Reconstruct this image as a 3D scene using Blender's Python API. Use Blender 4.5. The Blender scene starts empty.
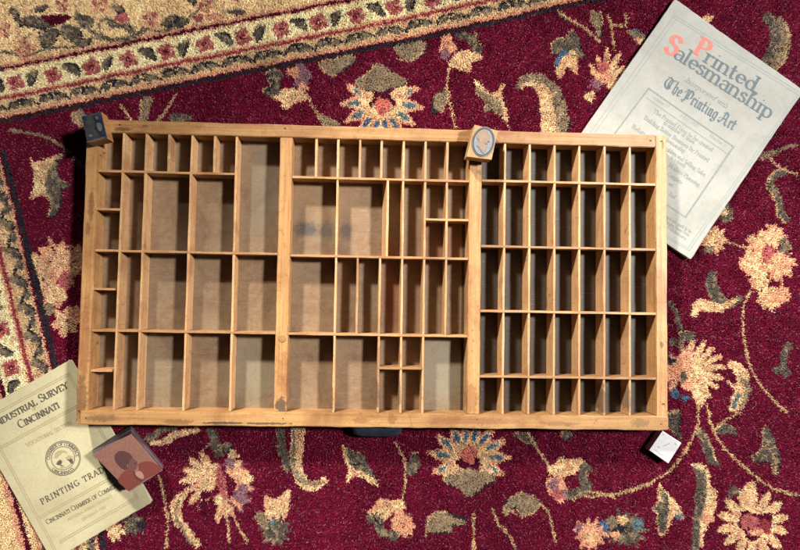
import bpy, bmesh, math, random
import numpy as np
from mathutils import Vector, Matrix
random.seed(7); rng = np.random.default_rng(11)
sc = bpy.context.scene

# ---------------------------------------------------------------- camera
CAM = (-0.03785, -0.02838, 0.81032); EUL = (0.03962, -0.0348, 0.01764)
FP, PX, PY = 557.068, 400 - 28.339, 275 - 1.742
cd = bpy.data.cameras.new('camera'); cam = bpy.data.objects.new('camera', cd)
sc.collection.objects.link(cam); sc.camera = cam
cam.location = CAM; cam.rotation_euler = EUL
cd.sensor_width = 36; cd.lens = 36 * FP / 800
cd.shift_x = 28.339 / 800; cd.shift_y = -1.742 / 800
cd.clip_start = 0.01; cd.clip_end = 60

# ---------------------------------------------------------------- light
w = bpy.data.worlds.new('World'); sc.world = w; w.use_nodes = True
w.node_tree.nodes['Background'].inputs[0].default_value = (0.95, 0.86, 0.84, 1)
w.node_tree.nodes['Background'].inputs[1].default_value = 0.022

def aim(o, p, t):
    o.location = p
    o.rotation_euler = (Vector(t) - Vector(p)).to_track_quat('-Z', 'Y').to_euler()

la = bpy.data.lights.new('window_light', 'AREA'); la.shape = 'RECTANGLE'; la.size = 0.32; la.size_y = 0.30
la.energy = 192; la.color = (1.0, 0.95, 0.88)
oa = bpy.data.objects.new('window_light', la); sc.collection.objects.link(oa)
aim(oa, Vector((0.83, 0.26, 1.0)).normalized() * 3.2, (0, 0, 0))
BP = Vector((-0.78, 1.44, 1.0)).normalized() * 1.9
for tgt, half, blend, e in (((0.59, -0.666, 0), 15.75, 0.32, 350), ((-0.247, -0.536, 0), 9.27, 0.78, 310)):   # the two throws of one room lamp
    lb = bpy.data.lights.new('room_lamp', 'SPOT'); lb.energy = e; lb.color = (1.0, 0.93, 0.80)
    lb.shadow_soft_size = 0.08; lb.spot_size = math.radians(2 * half); lb.spot_blend = blend
    ob = bpy.data.objects.new('room_lamp', lb); sc.collection.objects.link(ob)
    aim(ob, BP, tgt)
sc.view_settings.view_transform = 'Standard'; sc.view_settings.look = 'None'
sc.view_settings.exposure = 0.0; sc.view_settings.gamma = 1

# ---------------------------------------------------------------- helpers
_R = Matrix.Rotation(EUL[2], 3, 'Z') @ Matrix.Rotation(EUL[1], 3, 'Y') @ Matrix.Rotation(EUL[0], 3, 'X')
RN = np.array(_R)
def at(x, y, z=0.0):
    """point of the world plane at height z measured at photo position x, y"""
    d = RN @ np.array([(x - PX) / FP, -(y - PY) / FP, -1.0])
    t = (z - CAM[2]) / d[2]
    return (CAM[0] + t * d[0], CAM[1] + t * d[1])

def lin(c):
    return tuple(((v / 255) / 12.92 if v / 255 <= 0.04045 else ((v / 255 + 0.055) / 1.055) ** 2.4) for v in c)

def link(name, me, mat=None, parent=None):
    o = bpy.data.objects.new(name, me); sc.collection.objects.link(o)
    if mat: me.materials.append(mat)
    if parent: o.parent = parent
    return o

def frombm(name, bm, mat=None, parent=None, smooth=False):
    bmesh.ops.recalc_face_normals(bm, faces=bm.faces)
    me = bpy.data.meshes.new(name); bm.to_mesh(me); bm.free()
    if smooth:
        for p in me.polygons: p.use_smooth = True
    return link(name, me, mat, parent)

def thing(name, label, cat, loc=(0, 0, 0), group=None):
    o = bpy.data.objects.new(name, None); sc.collection.objects.link(o); o.empty_display_size = 0.02
    o.location = (0, 0, 0); o['label'] = label; o['category'] = cat
    if group: o['group'] = group
    return o

def prism(bot, top, bevel=0.0, seg=2):
    """solid between a bottom ring and a top ring of 3D points"""
    bm = bmesh.new()
    a = [bm.verts.new(p) for p in bot]; b = [bm.verts.new(p) for p in top]; n = len(a)
    bm.faces.new(a[::-1]); bm.faces.new(b)
    for i in range(n): bm.faces.new((a[i], a[(i + 1) % n], b[(i + 1) % n], b[i]))
    bmesh.ops.recalc_face_normals(bm, faces=bm.faces)
    if bevel: bmesh.ops.bevel(bm, geom=list(bm.edges), offset=bevel, segments=seg, affect='EDGES', profile=0.6)
    return bm

def box(name, x0, x1, y0, y1, z0, z1, mat, parent, bevel=0.0006, warp=0.0):
    """box with a few cross sections so that its edges wander slightly like hand cut wood"""
    cx, cy, cz = (x0 + x1) / 2, (y0 + y1) / 2, (z0 + z1) / 2
    bm = bmesh.new()
    bmesh.ops.create_cube(bm, size=1)
    for v in bm.verts: v.co = Vector((v.co.x * (x1 - x0), v.co.y * (y1 - y0), v.co.z * (z1 - z0)))
    if bevel: bmesh.ops.bevel(bm, geom=list(bm.edges), offset=bevel, segments=2, affect='EDGES')
    if warp:
        ax = 0 if (x1 - x0) > (y1 - y0) else 1
        L = (x1 - x0, y1 - y0)[ax]; n = max(2, int(L / 0.012))
        for k in range(1, n):
            co = Vector((0, 0, 0)); co[ax] = -L / 2 + L * k / n
            no = Vector((0, 0, 0)); no[ax] = 1
            bmesh.ops.bisect_plane(bm, geom=list(bm.verts) + list(bm.edges) + list(bm.faces), plane_co=co, plane_no=no)
        ph = [random.uniform(0, 6.3) for _ in range(4)]
        for v in bm.verts:
            t = v.co[ax]
            s = 1 if v.co[1 - ax] > 0 else -1
            f = math.sin(t * 60 + ph[0] + s) * .5 + math.sin(t * 170 + ph[1] * s) * .3 + random.uniform(-.2, .2)
            if v.co.z > 0:
                v.co[1 - ax] += warp * f; v.co.z += warp * .7 * math.sin(t * 45 + ph[2]) - warp * abs(random.gauss(0, .35))
    me = bpy.data.meshes.new(name); bmesh.ops.recalc_face_normals(bm, faces=bm.faces); bm.to_mesh(me); bm.free()
    o = link(name, me, mat, parent); o.location = (cx, cy, cz)
    return o

# ---------------------------------------------------------------- materials
def newmat(name, rough=0.6, metallic=0.0, spec=0.5):
    m = bpy.data.materials.new(name); m.use_nodes = True
    b = m.node_tree.nodes['Principled BSDF']
    b.inputs['Roughness'].default_value = rough; b.inputs['Metallic'].default_value = metallic
    b.inputs['Specular IOR Level'].default_value = spec
    return m, m.node_tree, b
def nd(t, k, **kw):
    n = t.nodes.new(k)
    for a, v in kw.items(): setattr(n, a, v)
    return n
def ramp(t, fac, stops):
    r = t.nodes.new('ShaderNodeValToRGB')
    e = r.color_ramp.elements
    while len(e) < len(stops): e.new(0.5)
    for i, (p, c) in enumerate(stops): e[i].position = p; e[i].color = (*c, 1)
    t.links.new(fac, r.inputs[0]); return r.outputs[0]
def mix(t, fac, a, b, mode='MIX'):
    m = nd(t, 'ShaderNodeMix', data_type='RGBA', blend_type=mode)
    if isinstance(fac, (int, float)): m.inputs[0].default_value = fac
    else: t.links.new(fac, m.inputs[0])
    for i, v in ((6, a), (7, b)):
        if isinstance(v, tuple): m.inputs[i].default_value = (*v, 1)
        else: t.links.new(v, m.inputs[i])
    return m.outputs[2]
def noise(t, vec, scale, detail=4, rough=0.55, dist=0.0):
    n = t.nodes.new('ShaderNodeTexNoise'); n.inputs['Scale'].default_value = scale
    n.inputs['Detail'].default_value = detail; n.inputs['Roughness'].default_value = rough
    n.inputs['Distortion'].default_value = dist
    t.links.new(vec, n.inputs['Vector']); return n.outputs['Fac']
def vecs(t, scale, rnd=True, world=False):
    if world: src = nd(t, 'ShaderNodeNewGeometry').outputs['Position']
    else: src = nd(t, 'ShaderNodeTexCoord').outputs['Object']
    mp = nd(t, 'ShaderNodeMapping'); mp.inputs['Scale'].default_value = scale
    t.links.new(src, mp.inputs['Vector'])
    if rnd:
        oi = nd(t, 'ShaderNodeObjectInfo')
        mu = nd(t, 'ShaderNodeMath', operation='MULTIPLY'); mu.inputs[1].default_value = 37.0
        t.links.new(oi.outputs['Random'], mu.inputs[0]); t.links.new(mu.outputs[0], mp.inputs['Location'])
    return mp.outputs[0]
def bump(t, b, h, strength, dist=0.001):
    n = t.nodes.new('ShaderNodeBump'); n.inputs['Strength'].default_value = strength; n.inputs['Distance'].default_value = dist
    t.links.new(h, n.inputs['Height']); t.links.new(n.outputs[0], b.inputs['Normal'])

def spot_mask(t, cx, cy, rx, ry, soft=0.5, wob=0.35, seed=0):
    """1 inside a stain of real size and place (world metres), 0 outside, with a ragged edge"""
    g = nd(t, 'ShaderNodeNewGeometry').outputs['Position']
    mp = nd(t, 'ShaderNodeMapping', vector_type='POINT')
    mp.inputs['Location'].default_value = (-cx / rx, -cy / ry, 0); mp.inputs['Scale'].default_value = (1 / rx, 1 / ry, 0)
    t.links.new(g, mp.inputs['Vector'])
    ln = nd(t, 'ShaderNodeVectorMath', operation='LENGTH'); t.links.new(mp.outputs[0], ln.inputs[0])
    nz = noise(t, g, 160 + seed * 13, 3)
    ma = nd(t, 'ShaderNodeMath', operation='MULTIPLY_ADD'); ma.inputs[1].default_value = wob * 2
    t.links.new(nz, ma.inputs[0]); t.links.new(ln.outputs['Value'], ma.inputs[2])
    mr = nd(t, 'ShaderNodeMapRange', interpolation_type='SMOOTHSTEP')
    mr.inputs['From Min'].default_value = 1 + wob - soft; mr.inputs['From Max'].default_value = 1 + wob + soft
    mr.inputs['To Min'].default_value = 1; mr.inputs['To Max'].default_value = 0
    t.links.new(ma.outputs[0], mr.inputs['Value'])
    return mr.outputs['Result']

def wood(name, axis, light, dark, grime=0.5, stains=(), gs=1.0, tone=(.56, .485, .375)):
    m, t, b = newmat(name, 0.48, 0, 0.35)
    s = [260, 260, 260]; s[axis] = 9; s = tuple(v * gs for v in s)
    f = noise(t, vecs(t, s), 1.0, 5, 0.6, 0.3)
    s2 = [42, 42, 42]; s2[axis] = 2.2
    g = noise(t, vecs(t, tuple(s2)), 1.0, 3, 0.5, 1.2)
    mid = tuple((a + c) / 2 for a, c in zip(light, dark))
    c1 = ramp(t, f, [(0.30, dark), (0.50, mid), (0.68, light)])
    c2 = ramp(t, g, [(0.34, mid), (0.62, light)])
    c = mix(t, 0.35, c1, c2)
    # handling grime: broad blotches, then small specks and nicks
    gw = noise(t, vecs(t, (11, 11, 11), True), 1.0, 5, 0.62, 0.8)
    mr = nd(t, 'ShaderNodeMapRange'); mr.inputs['From Min'].default_value = 0.50; mr.inputs['From Max'].default_value = 0.66
    mr.inputs['To Max'].default_value = grime; t.links.new(gw, mr.inputs['Value'])
    c = mix(t, mr.outputs['Result'], c, (0.30, 0.13, 0.07), 'MIX')
    sp = noise(t, vecs(t, (420, 420, 420)), 1.0, 2, 0.5)
    m2 = nd(t, 'ShaderNodeMapRange'); m2.inputs['From Min'].default_value = 0.66; m2.inputs['From Max'].default_value = 0.73
    m2.inputs['To Max'].default_value = 0.5; t.links.new(sp, m2.inputs['Value'])
    c = mix(t, m2.outputs['Result'], c, (0.12, 0.05, 0.03))
    oi = nd(t, 'ShaderNodeObjectInfo')
    hs = nd(t, 'ShaderNodeHueSaturation')
    r2 = nd(t, 'ShaderNodeMapRange'); r2.inputs['To Min'].default_value = 0.76; r2.inputs['To Max'].default_value = 1.14
    t.links.new(oi.outputs['Random'], r2.inputs['Value']); t.links.new(r2.outputs['Result'], hs.inputs['Value'])
    t.links.new(c, hs.inputs['Color']); c = hs.outputs[0]
    for sv in ((35, 900, 60), (700, 55, 60), (520, 430, 40)):   # fine knife and handling scratches
        sf = noise(t, vecs(t, sv), 1.0, 1, 0.4, 0.4)
        m4 = nd(t, 'ShaderNodeMapRange'); m4.inputs['From Min'].default_value = 0.70; m4.inputs['From Max'].default_value = 0.76
        m4.inputs['To Max'].default_value = 0.5; t.links.new(sf, m4.inputs['Value'])
        c = mix(t, m4.outputs['Result'], c, (0.20, 0.10, 0.06))
    fn = noise(t, vecs(t, (95, 95, 95)), 1.0, 6, 0.7, 0.6)
    m3 = nd(t, 'ShaderNodeMapRange'); m3.inputs['From Min'].default_value = 0.56; m3.inputs['From Max'].default_value = 0.68
    m3.inputs['To Max'].default_value = 0.42; t.links.new(fn, m3.inputs['Value'])
    c = mix(t, m3.outputs['Result'], c, (0.26, 0.12, 0.08))
    for i, (px, py, rx, ry, col, k) in enumerate(stains):
        x, y = at(px, py, 0.034)
        mk = spot_mask(t, x, y, rx, ry, 0.28, 0.9, i)
        mm = nd(t, 'ShaderNodeMath', operation='MULTIPLY'); mm.inputs[1].default_value = k; t.links.new(mk, mm.inputs[0])
        c = mix(t, mm.outputs[0], c, col)
    c = mix(t, 1.0, c, tone, 'MULTIPLY')
    t.links.new(c, b.inputs['Base Color'])
    bump(t, b, f, 0.35, 0.0006)
    return m

LITE = (0.82, 0.56, 0.30); DARK = (0.44, 0.21, 0.10)
INK = (0.035, 0.045, 0.07); RUST = (0.30, 0.11, 0.06); BRN = (0.10, 0.045, 0.03)
M = {}
M['rail_h'] = wood('rail_wood_across', 0, LITE, DARK, 0.55, stains=[
    (121, 129, .012, .003, BRN, .7), (145, 126, .004, .002, INK, .6), (226, 423, .030, .0016, INK, .8), (268, 423.5, .030, .0015, INK, .75),
    (178, 422, .018, .004, BRN, .45), (392, 419, .006, .007, RUST, .5), (361, 420, .010, .004, RUST, .45), (470, 421, .05, .006, RUST, .35),
    (640, 423, .012, .006, INK, .4), (560, 424, .02, .003, BRN, .35), (505, 133, .012, .004, RUST, .4), (240, 125, .04, .005, RUST, .25), (102, 418, .02, .005, INK, .4),
    (170, 127, .05, .007, RUST, .35)])
M['rail_v'] = wood('rail_wood_along', 1, LITE, DARK, 0.45, stains=[
    (281, 405, .0075, .010, INK, .75), (283, 375, .008, .030, RUST, .35), (472, 400, .008, .022, RUST, .45), (91, 205, .004, .018, BRN, .5),
    (84, 345, .008, .045, RUST, .4), (81, 400, .008, .03, BRN, .5), (663, 145, .0015, .006, INK, .6), (661, 250, .002, .04, RUST, .35),
    (662, 345, .0025, .004, BRN, .7), (88, 228, .003, .01, BRN, .45), (481, 172, .006, .004, BRN, .4)])
M['slat_h'] = wood('slat_wood_across', 0, (0.72, 0.46, 0.26), (0.46, 0.24, 0.12), 0.65, tone=(.66, .60, .50))
M['slat_v'] = wood('slat_wood_along', 1, (0.84, 0.58, 0.34), (0.50, 0.27, 0.13), 0.5, stains=[
    (377, 395, .003, .02, INK, .6), (399, 395, .003, .02, INK, .5), (604, 400, .003, .02, INK, .6), (630, 400, .003, .015, INK, .5), (331, 400, .003, .02, BRN, .6)], tone=(.70, .64, .56))
M['block_wood'] = wood('block_wood', 2, (0.70, 0.42, 0.22), (0.45, 0.22, 0.10), 0.4)
M['block_wood_pale'] = wood('block_wood_pale', 1, (0.80, 0.60, 0.38), (0.62, 0.40, 0.20), 0.25)

def floor_mat():
    m, t, b = newmat('tray_floor', 0.5, 0, 0.4)
    v = vecs(t, (1, 1, 1), False)
    fib = noise(t, v, 420, 4, 0.7, 2.5)
    med = noise(t, v, 38, 7, 0.72, 2.2)
    big = noise(t, v, 9, 3, 0.5)
    gr = noise(t, vecs(t, (26, 230, 1), False), 1.0, 4, 0.6, 2.2)
    c = ramp(t, med, [(0.3, (0.17, 0.10, 0.062)), (0.5, (0.30, 0.195, 0.13)), (0.72, (0.40, 0.28, 0.19))])
    c = mix(t, 0.42, c, ramp(t, fib, [(0.32, (0.15, 0.085, 0.05)), (0.55, (0.31, 0.205, 0.14)), (0.72, (0.46, 0.34, 0.24))]))
    c = mix(t, .20, c, ramp(t, gr, [(0.35, (0.17, 0.10, 0.06)), (0.5, (0.30, 0.20, 0.135)), (0.66, (0.44, 0.32, 0.22))]))
    c = mix(t, ramp(t, big, [(0.42, (0, 0, 0)), (0.62, (.5, .5, .5))]), c, (0.25, 0.20, 0.15))
    bw = noise(t, vecs(t, (17, 13, 1), False), 1.0, 6, 0.7, 1.0)
    c = mix(t, ramp(t, bw, [(0.50, (0, 0, 0)), (0.66, (.6, .6, .6))]), c, (0.17, 0.085, 0.05))
    sx, sy = [], []
    # ink smudges and rusty patches, where the photograph shows them
    for i, (px, py, rx, ry, col, k) in enumerate([
        (306, 229, .016, .010, (0.05, 0.06, 0.075), .75), (326, 231, .010, .012, (0.06, 0.07, 0.085), .55), (346, 231, .009, .012, (0.05, 0.06, 0.08), .6),
        (391, 290, .012, .050, (0.26, 0.085, 0.045), .7), (445, 240, .03, .03, (0.26, 0.10, 0.055), .6), (410, 295, .012, .04, (0.17, 0.08, 0.05), .5),
        (440, 372, .028, .05, (0.30, 0.29, 0.235), .7), (252, 372, .035, .05, (0.27, 0.26, 0.21), .6), (262, 190, .016, .06, (0.20, 0.19, 0.17), .45),
        (160, 370, .04, .045, (0.27, 0.25, 0.20), .4), (330, 200, .05, .03, (0.40, 0.26, 0.15), .35)]):
        x, y = at(px, py, 0.007)
        mk = spot_mask(t, x, y, rx, ry, 0.5, 0.6, i)
        mm = nd(t, 'ShaderNodeMath', operation='MULTIPLY'); mm.inputs[1].default_value = k; t.links.new(mk, mm.inputs[0])
        c = mix(t, mm.outputs[0], c, col)
    # right bay: shade of the narrow compartments painted into the floor colour
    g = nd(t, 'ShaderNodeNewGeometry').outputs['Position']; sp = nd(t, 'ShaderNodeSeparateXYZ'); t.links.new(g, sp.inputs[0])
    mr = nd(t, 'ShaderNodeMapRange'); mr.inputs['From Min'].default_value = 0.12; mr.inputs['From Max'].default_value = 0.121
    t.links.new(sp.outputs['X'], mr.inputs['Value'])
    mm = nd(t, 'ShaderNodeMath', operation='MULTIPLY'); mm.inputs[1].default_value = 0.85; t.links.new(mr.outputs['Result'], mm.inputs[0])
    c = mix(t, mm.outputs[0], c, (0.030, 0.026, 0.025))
    for sv, cc in (((30, 800, 1), (0.60, 0.50, 0.40)), ((650, 40, 1), (0.10, 0.06, 0.04)), ((420, 380, 1), (0.62, 0.52, 0.42))):
        sf = noise(t, vecs(t, sv, False), 1.0, 1, 0.4, 1.6)
        m4 = nd(t, 'ShaderNodeMapRange'); m4.inputs['From Min'].default_value = 0.69; m4.inputs['From Max'].default_value = 0.76
        m4.inputs['To Max'].default_value = 0.22; t.links.new(sf, m4.inputs['Value']); c = mix(t, m4.outputs['Result'], c, cc)
    spk = noise(t, v, 700, 1, 0.5)
    c = mix(t, ramp(t, spk, [(0.70, (0, 0, 0)), (0.74, (.7, .7, .7))]), c, (0.05, 0.03, 0.025))
    spw = noise(t, vecs(t, (1.3, 1.1, 1), False), 560, 1, 0.5)
    c = mix(t, ramp(t, spw, [(0.76, (0, 0, 0)), (0.78, (.6, .6, .6))]), c, (0.62, 0.60, 0.55))
    c = mix(t, 1.0, c, (.70, .68, .60), 'MULTIPLY')
    t.links.new(c, b.inputs['Base Color']); bump(t, b, fib, 0.25, 0.0005)
    return m
M['floor'] = floor_mat()

def plain(name, c, rough=0.6, metallic=0.0, var=0.25, scale=180, bmp=0.2, spec=0.4):
    m, t, b = newmat(name, rough, metallic, spec)
    n = noise(t, vecs(t, (1, 1, 1)), scale, 5, 0.65)
    c = tuple(v * .62 for v in c)
    c0 = tuple(v * (1 - var) for v in c); c1 = tuple(min(1, v * (1 + var)) for v in c)
    t.links.new(ramp(t, n, [(0.32, c0), (0.68, c1)]), b.inputs['Base Color'])
    if bmp: bump(t, b, n, bmp, 0.0004)
    return m
M['handle'] = plain('blackened_metal', lin((54, 64, 82)), 0.5, 0.3, 0.45, 130, 0.4)

# ---------------------------------------------------------------- rug pattern (flat dye pattern, photo-plane map)
SC = 2; X0, Y0 = -60, -60; NW, NH = 920 * SC, 680 * SC
PAL = {k: lin(v) for k, v in dict(
    field=(96, 15, 42), cream=(224, 196, 154), olive=(136, 120, 100), slate=(92, 85, 78), navy=(44, 42, 50), teal=(96, 118, 128),
    blue=(76, 104, 132), salmon=(212, 160, 130), pink=(172, 98, 98), rose=(142, 58, 68), maroon=(80, 12, 38), tan=(226, 196, 150),
    band=(242, 226, 178), beige=(204, 178, 138), stem=(186, 160, 122), mauve=(140, 104, 116), core=(196, 116, 104)).items()}
names = list(PAL); pid = {k: i for i, k in enumerate(names)}; PARR = np.array([PAL[k] for k in names])
cv = np.full((NH, NW), pid['field'], np.uint8)
gx = (np.arange(NW) + .5) / SC + X0; gy = (np.arange(NH) + .5) / SC + Y0

def fill(col, pts):
    p = np.array(pts, float)
    x0, x1 = np.searchsorted(gx, [p[:, 0].min(), p[:, 0].max()]); y0, y1 = np.searchsorted(gy, [p[:, 1].min(), p[:, 1].max()])
    if x1 <= x0 or y1 <= y0: return
    X, Y = np.meshgrid(gx[x0:x1], gy[y0:y1]); ins = np.zeros(X.shape, bool)
    j = len(p) - 1
    for i in range(len(p)):
        xi, yi = p[i]; xj, yj = p[j]
        if yi != yj: ins ^= ((yi > Y) != (yj > Y)) & (X < (xj - xi) * (Y - yi) / (yj - yi) + xi)
        j = i
    cv[y0:y1, x0:x1][ins] = pid[col]
def smooth(pts, n=6, closed=True):
    p = np.array(pts, float); N = len(p); out = []
    for i in range(N if closed else N - 1):
        if closed: a, b, c, d = p[i - 1], p[i], p[(i + 1) % N], p[(i + 2) % N]
        else: a, b, c, d = p[max(i - 1, 0)], p[i], p[i + 1], p[min(i + 2, N - 1)]
        for k in range(n):
            t = k / n
            out.append(.5 * (2 * b + (c - a) * t + (2 * a - 5 * b + 4 * c - d) * t * t + (3 * b - a - 3 * c + d) * t ** 3))
    if not closed: out.append(p[-1])
    return np.array(out)
def blob(col, pts):
    q = smooth(pts)
    if col in ('olive', 'slate'):      # woven outlines: pale on one flank, near-black on the other
        fill('stem', q + np.array([-1.3, -.9])); fill('navy', q + np.array([1.2, 1.1]))
    elif col == 'cream': fill('salmon', q + np.array([1.1, .9]))
    fill(col, q)
def disc(col, x, y, rx, ry=None, a=0, wob=0.12, n=22):
    ry = ry or rx; a = math.radians(a); ph = random.uniform(0, 6)
    q = []
    for k in range(n):
        th = 2 * math.pi * k / n; r = 1 + wob * math.sin(3 * th + ph) + wob * .7 * math.sin(5 * th + ph * 2)
        u, v = rx * r * math.cos(th), ry * r * math.sin(th)
        q.append((x + u * math.cos(a) - v * math.sin(a), y + u * math.sin(a) + v * math.cos(a)))
    fill(col, q)
def stroke(col, pts, w, w2=None, sm=True):
    if col == 'cream' and w2 is None and w < 3.4: col = 'stem'
    p = smooth(pts, 7, False) if sm and len(pts) > 2 else np.array(pts, float)
    n = len(p)
    if n == 2: p = np.linspace(p[0], p[1], 6); n = 6
    d = np.gradient(p, axis=0); d /= np.maximum(np.linalg.norm(d, axis=1), 1e-6)[:, None]; nn = np.stack([-d[:, 1], d[:, 0]], 1)
    if w2 is None: ww = np.full(n, w)
    elif isinstance(w2, (list, tuple)): ww = np.interp(np.linspace(0, 1, n), np.linspace(0, 1, len(w2)), w2)
    else: ww = np.linspace(w, w2, n)
    for i in range(n - 1):
        a, b = p[i], p[i + 1]; 
        fill(col, [a + nn[i] * ww[i] / 2 - d[i] * .3, b + nn[i + 1] * ww[i + 1] / 2 + d[i + 1] * .3, b - nn[i + 1] * ww[i + 1] / 2 + d[i + 1] * .3, a - nn[i] * ww[i] / 2 - d[i] * .3])
def Z(ox, oy, s, pts): return [(ox + x / s, oy + y / s) for x, y in pts]

S = 3.985
A = lambda *p: Z(0, 0, S, p); B = lambda *p: Z(200, 0, S, p); Cc = lambda *p: Z(400, 0, S, p); D = lambda *p: Z(600, 0, S, p)
Ee = lambda *p: Z(0, 138, S, p); Hh = lambda *p: Z(600, 138, S, p); I = lambda *p: Z(0, 276, S, p); L = lambda *p: Z(600, 276, S, p)
N1 = lambda *p: Z(0, 412, S, p); N2 = lambda *p: Z(200, 412, S, p); N3 = lambda *p: Z(400, 412, S, p); N4 = lambda *p: Z(600, 412, S, p)

def spiky(col, x, y, r0, r1, n, a0=0, a1=360, seed=1):
    """ragged rosette: petals between two radii"""
    rr = random.Random(seed); q = []
    for k in range(n):
        th = math.radians(a0 + (a1 - a0) * k / n); th2 = math.radians(a0 + (a1 - a0) * (k + .5) / n)
        q.append((x + r1 * rr.uniform(.85, 1.1) * math.cos(th), y + r1 * rr.uniform(.85, 1.1) * math.sin(th)))
        q.append((x + r0 * rr.uniform(.9, 1.1) * math.cos(th2), y + r0 * rr.uniform(.9, 1.1) * math.sin(th2)))
    fill(col, q)
def palmette(x, y, up, s=1.0):
    """big open flower: fan of cream petals with blue hearts, pink core, grey cup opposite"""
    def P(u, v):  # u along 'up', v across
        a = math.radians(up); return (x + s * (u * math.cos(a) - v * math.sin(a)), y + s * (u * math.sin(a) + v * math.cos(a)))
    for k, (an, ln, wd) in enumerate([(-112, 33, 13), (-82, 34, 14), (-56, 33, 14), (-30, 31, 13), (-8, 29, 13), (14, 30, 13), (38, 32, 13), (62, 34, 14), (88, 35, 14), (114, 32, 13)]):
        ln *= 1.14; wd *= .84; ca, sa = math.cos(math.radians(an)), math.sin(math.radians(an))
        def Q(r, t): return P(r * ca - t * sa, r * sa + t * ca)
        blob('salmon', [Q(6, -3), Q(ln * .6, -wd * .56), Q(ln * 1.0, -wd * .2), Q(ln * 1.08, 1), Q(ln * .95, wd * .28), Q(ln * .6, wd * .56), Q(6, 3)])
    for k, (an, ln, wd) in enumerate([(-112, 33, 13), (-82, 34, 14), (-56, 33, 14), (-30, 31, 13), (-8, 29, 13), (14, 30, 13), (38, 32, 13), (62, 34, 14), (88, 35, 14), (114, 32, 13)]):
        ln *= 1.14; wd *= .84; ca, sa = math.cos(math.radians(an)), math.sin(math.radians(an))
        def Q(r, t): return P(r * ca - t * sa, r * sa + t * ca)
        blob('cream', [Q(4, -2), Q(ln * .55, -wd * .42), Q(ln * .88, -wd * .2), Q(ln * .98, 0), Q(ln * .88, wd * .2), Q(ln * .55, wd * .42), Q(4, 2)])
        blob('blue' if k in (3, 4, 5, 6) else 'teal', [Q(ln * .52, -1.5), Q(ln * .7, -2.6), Q(ln * .86, -.8), Q(ln * .84, 1.8), Q(ln * .62, 2.2)])
    disc('cream', *P(2, 0), 14 * s, 13 * s)
    disc('maroon', *P(-2, 0), 11.5 * s, 11 * s, wob=.18)
    fill('field', [P(-16, -12), P(-4, -13), P(2, -9), P(-6, 0), P(2, 9), P(-4, 13), P(-16, 12)]) if False else None
    disc('cream', *P(5, 0), 11 * s, 11 * s, wob=.1); disc('maroon', *P(-4, 0), 10 * s, 9 * s)
    disc('core', *P(4, 0), 8 * s, 9 * s)
    blob('navy', [P(-12, -6), P(-9, 0), P(-12, 6), P(-22, 17), P(-38, 2), P(-22, -17)])
    blob('cream', [P(-8, -21), P(-14, -25), P(-20, -22), P(-14, -12), P(-6, -12)]); blob('cream', [P(-8, 21), P(-14, 25), P(-20, 22), P(-14, 12), P(-6, 12)])
    blob('olive', [P(-11, -4), P(-10, 3), P(-13, 10), P(-13, 19), P(-20, 27), P(-27, 16), P(-36, 6), P(-37, -2), P(-28, -13), P(-22, -25), P(-16, -18), P(-15, -9)])

def petals(x, y, spec, fringe='salmon', body='cream', base=4):
    """separate pointed petals: (angle, length, width) in photo pixels, notched tips"""
    for ps, c in ((0, fringe), (1, body)):
        for an, ln, wd in spec:
            wd *= .86; ln *= 1.12
            ca, sa = math.cos(math.radians(an)), math.sin(math.radians(an))
            g_ = 1.0 if ps == 0 else .68; l0 = ln if ps == 0 else ln - 1.8
            def Q(r, t): return (x + r * ca - t * sa, y + r * sa + t * ca)
            fill(c, [Q(base, -wd * .25 * g_), Q(l0 * .55, -wd * .5 * g_), Q(l0 * .72, -wd * .62 * g_), Q(l0 * .86, -wd * .28 * g_), Q(l0, -wd * .1 * g_), Q(l0 * .95, wd * .18 * g_), Q(l0 * .8, wd * .42 * g_), Q(l0 * .66, wd * .6 * g_), Q(l0 * .4, wd * .45 * g_), Q(base, wd * .25 * g_)])
    if len(spec) > 2:      # darker slits that part neighbouring petals
        for (a0, l0, w0), (a1, l1, w1) in zip(spec[:-1], spec[1:]):
            if abs(a1 - a0) > 60: continue
            am = math.radians((a0 + a1) / 2); lm = (l0 + l1) / 2
            fill('pink', [(x + lm * .42 * math.cos(am), y + lm * .42 * math.sin(am)), (x + lm * .8 * math.cos(am - .05), y + lm * .8 * math.sin(am - .05)), (x + lm * .8 * math.cos(am + .05), y + lm * .8 * math.sin(am + .05))])
            fill('field', [(x + lm * .62 * math.cos(am), y + lm * .62 * math.sin(am)), (x + lm * 1.05 * math.cos(am - .10), y + lm * 1.05 * math.sin(am - .10)), (x + lm * 1.05 * math.cos(am + .10), y + lm * 1.05 * math.sin(am + .10))])
# --- field motifs, top strip
stroke('olive', A((590, 385), (575, 440), (560, 500)), 10); stroke('cream', A((560, 395), (555, 500)), 1.6)
stroke('cream', A((480, 420), (505, 455), (535, 500)), 2.56); stroke('cream', A((705, 370), (665, 430), (620, 490)), 2.4)
disc('slate', *A((715, 468))[0], 13, 4.5); blob('olive', A((290, 450), (330, 440), (345, 500), (300, 500))); stroke('cream', A((300, 450), (310, 500)), 1.6)
stroke('olive', [(8, 131), (30, 133), (50, 139), (66, 150), (84, 168)], 3.2)
blob('slate', B((262, 290), (320, 280), (335, 310), (310, 350), (320, 365), (290, 385), (252, 370), (285, 340)))
stroke('navy', B((262, 296), (290, 330), (258, 372)), 2.2)
disc('mauve', *B((405, 300))[0], 9, 12); disc('salmon', *B((372, 285))[0], 6, 5); disc('salmon', *B((412, 345))[0], 5, 5); disc('field', *B((345, 325))[0], 7, 5)
blob('cream', B((285, 390), (310, 375), (330, 350), (380, 355), (420, 370), (410, 400), (370, 405), (350, 430), (325, 425), (320, 405)))
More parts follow.
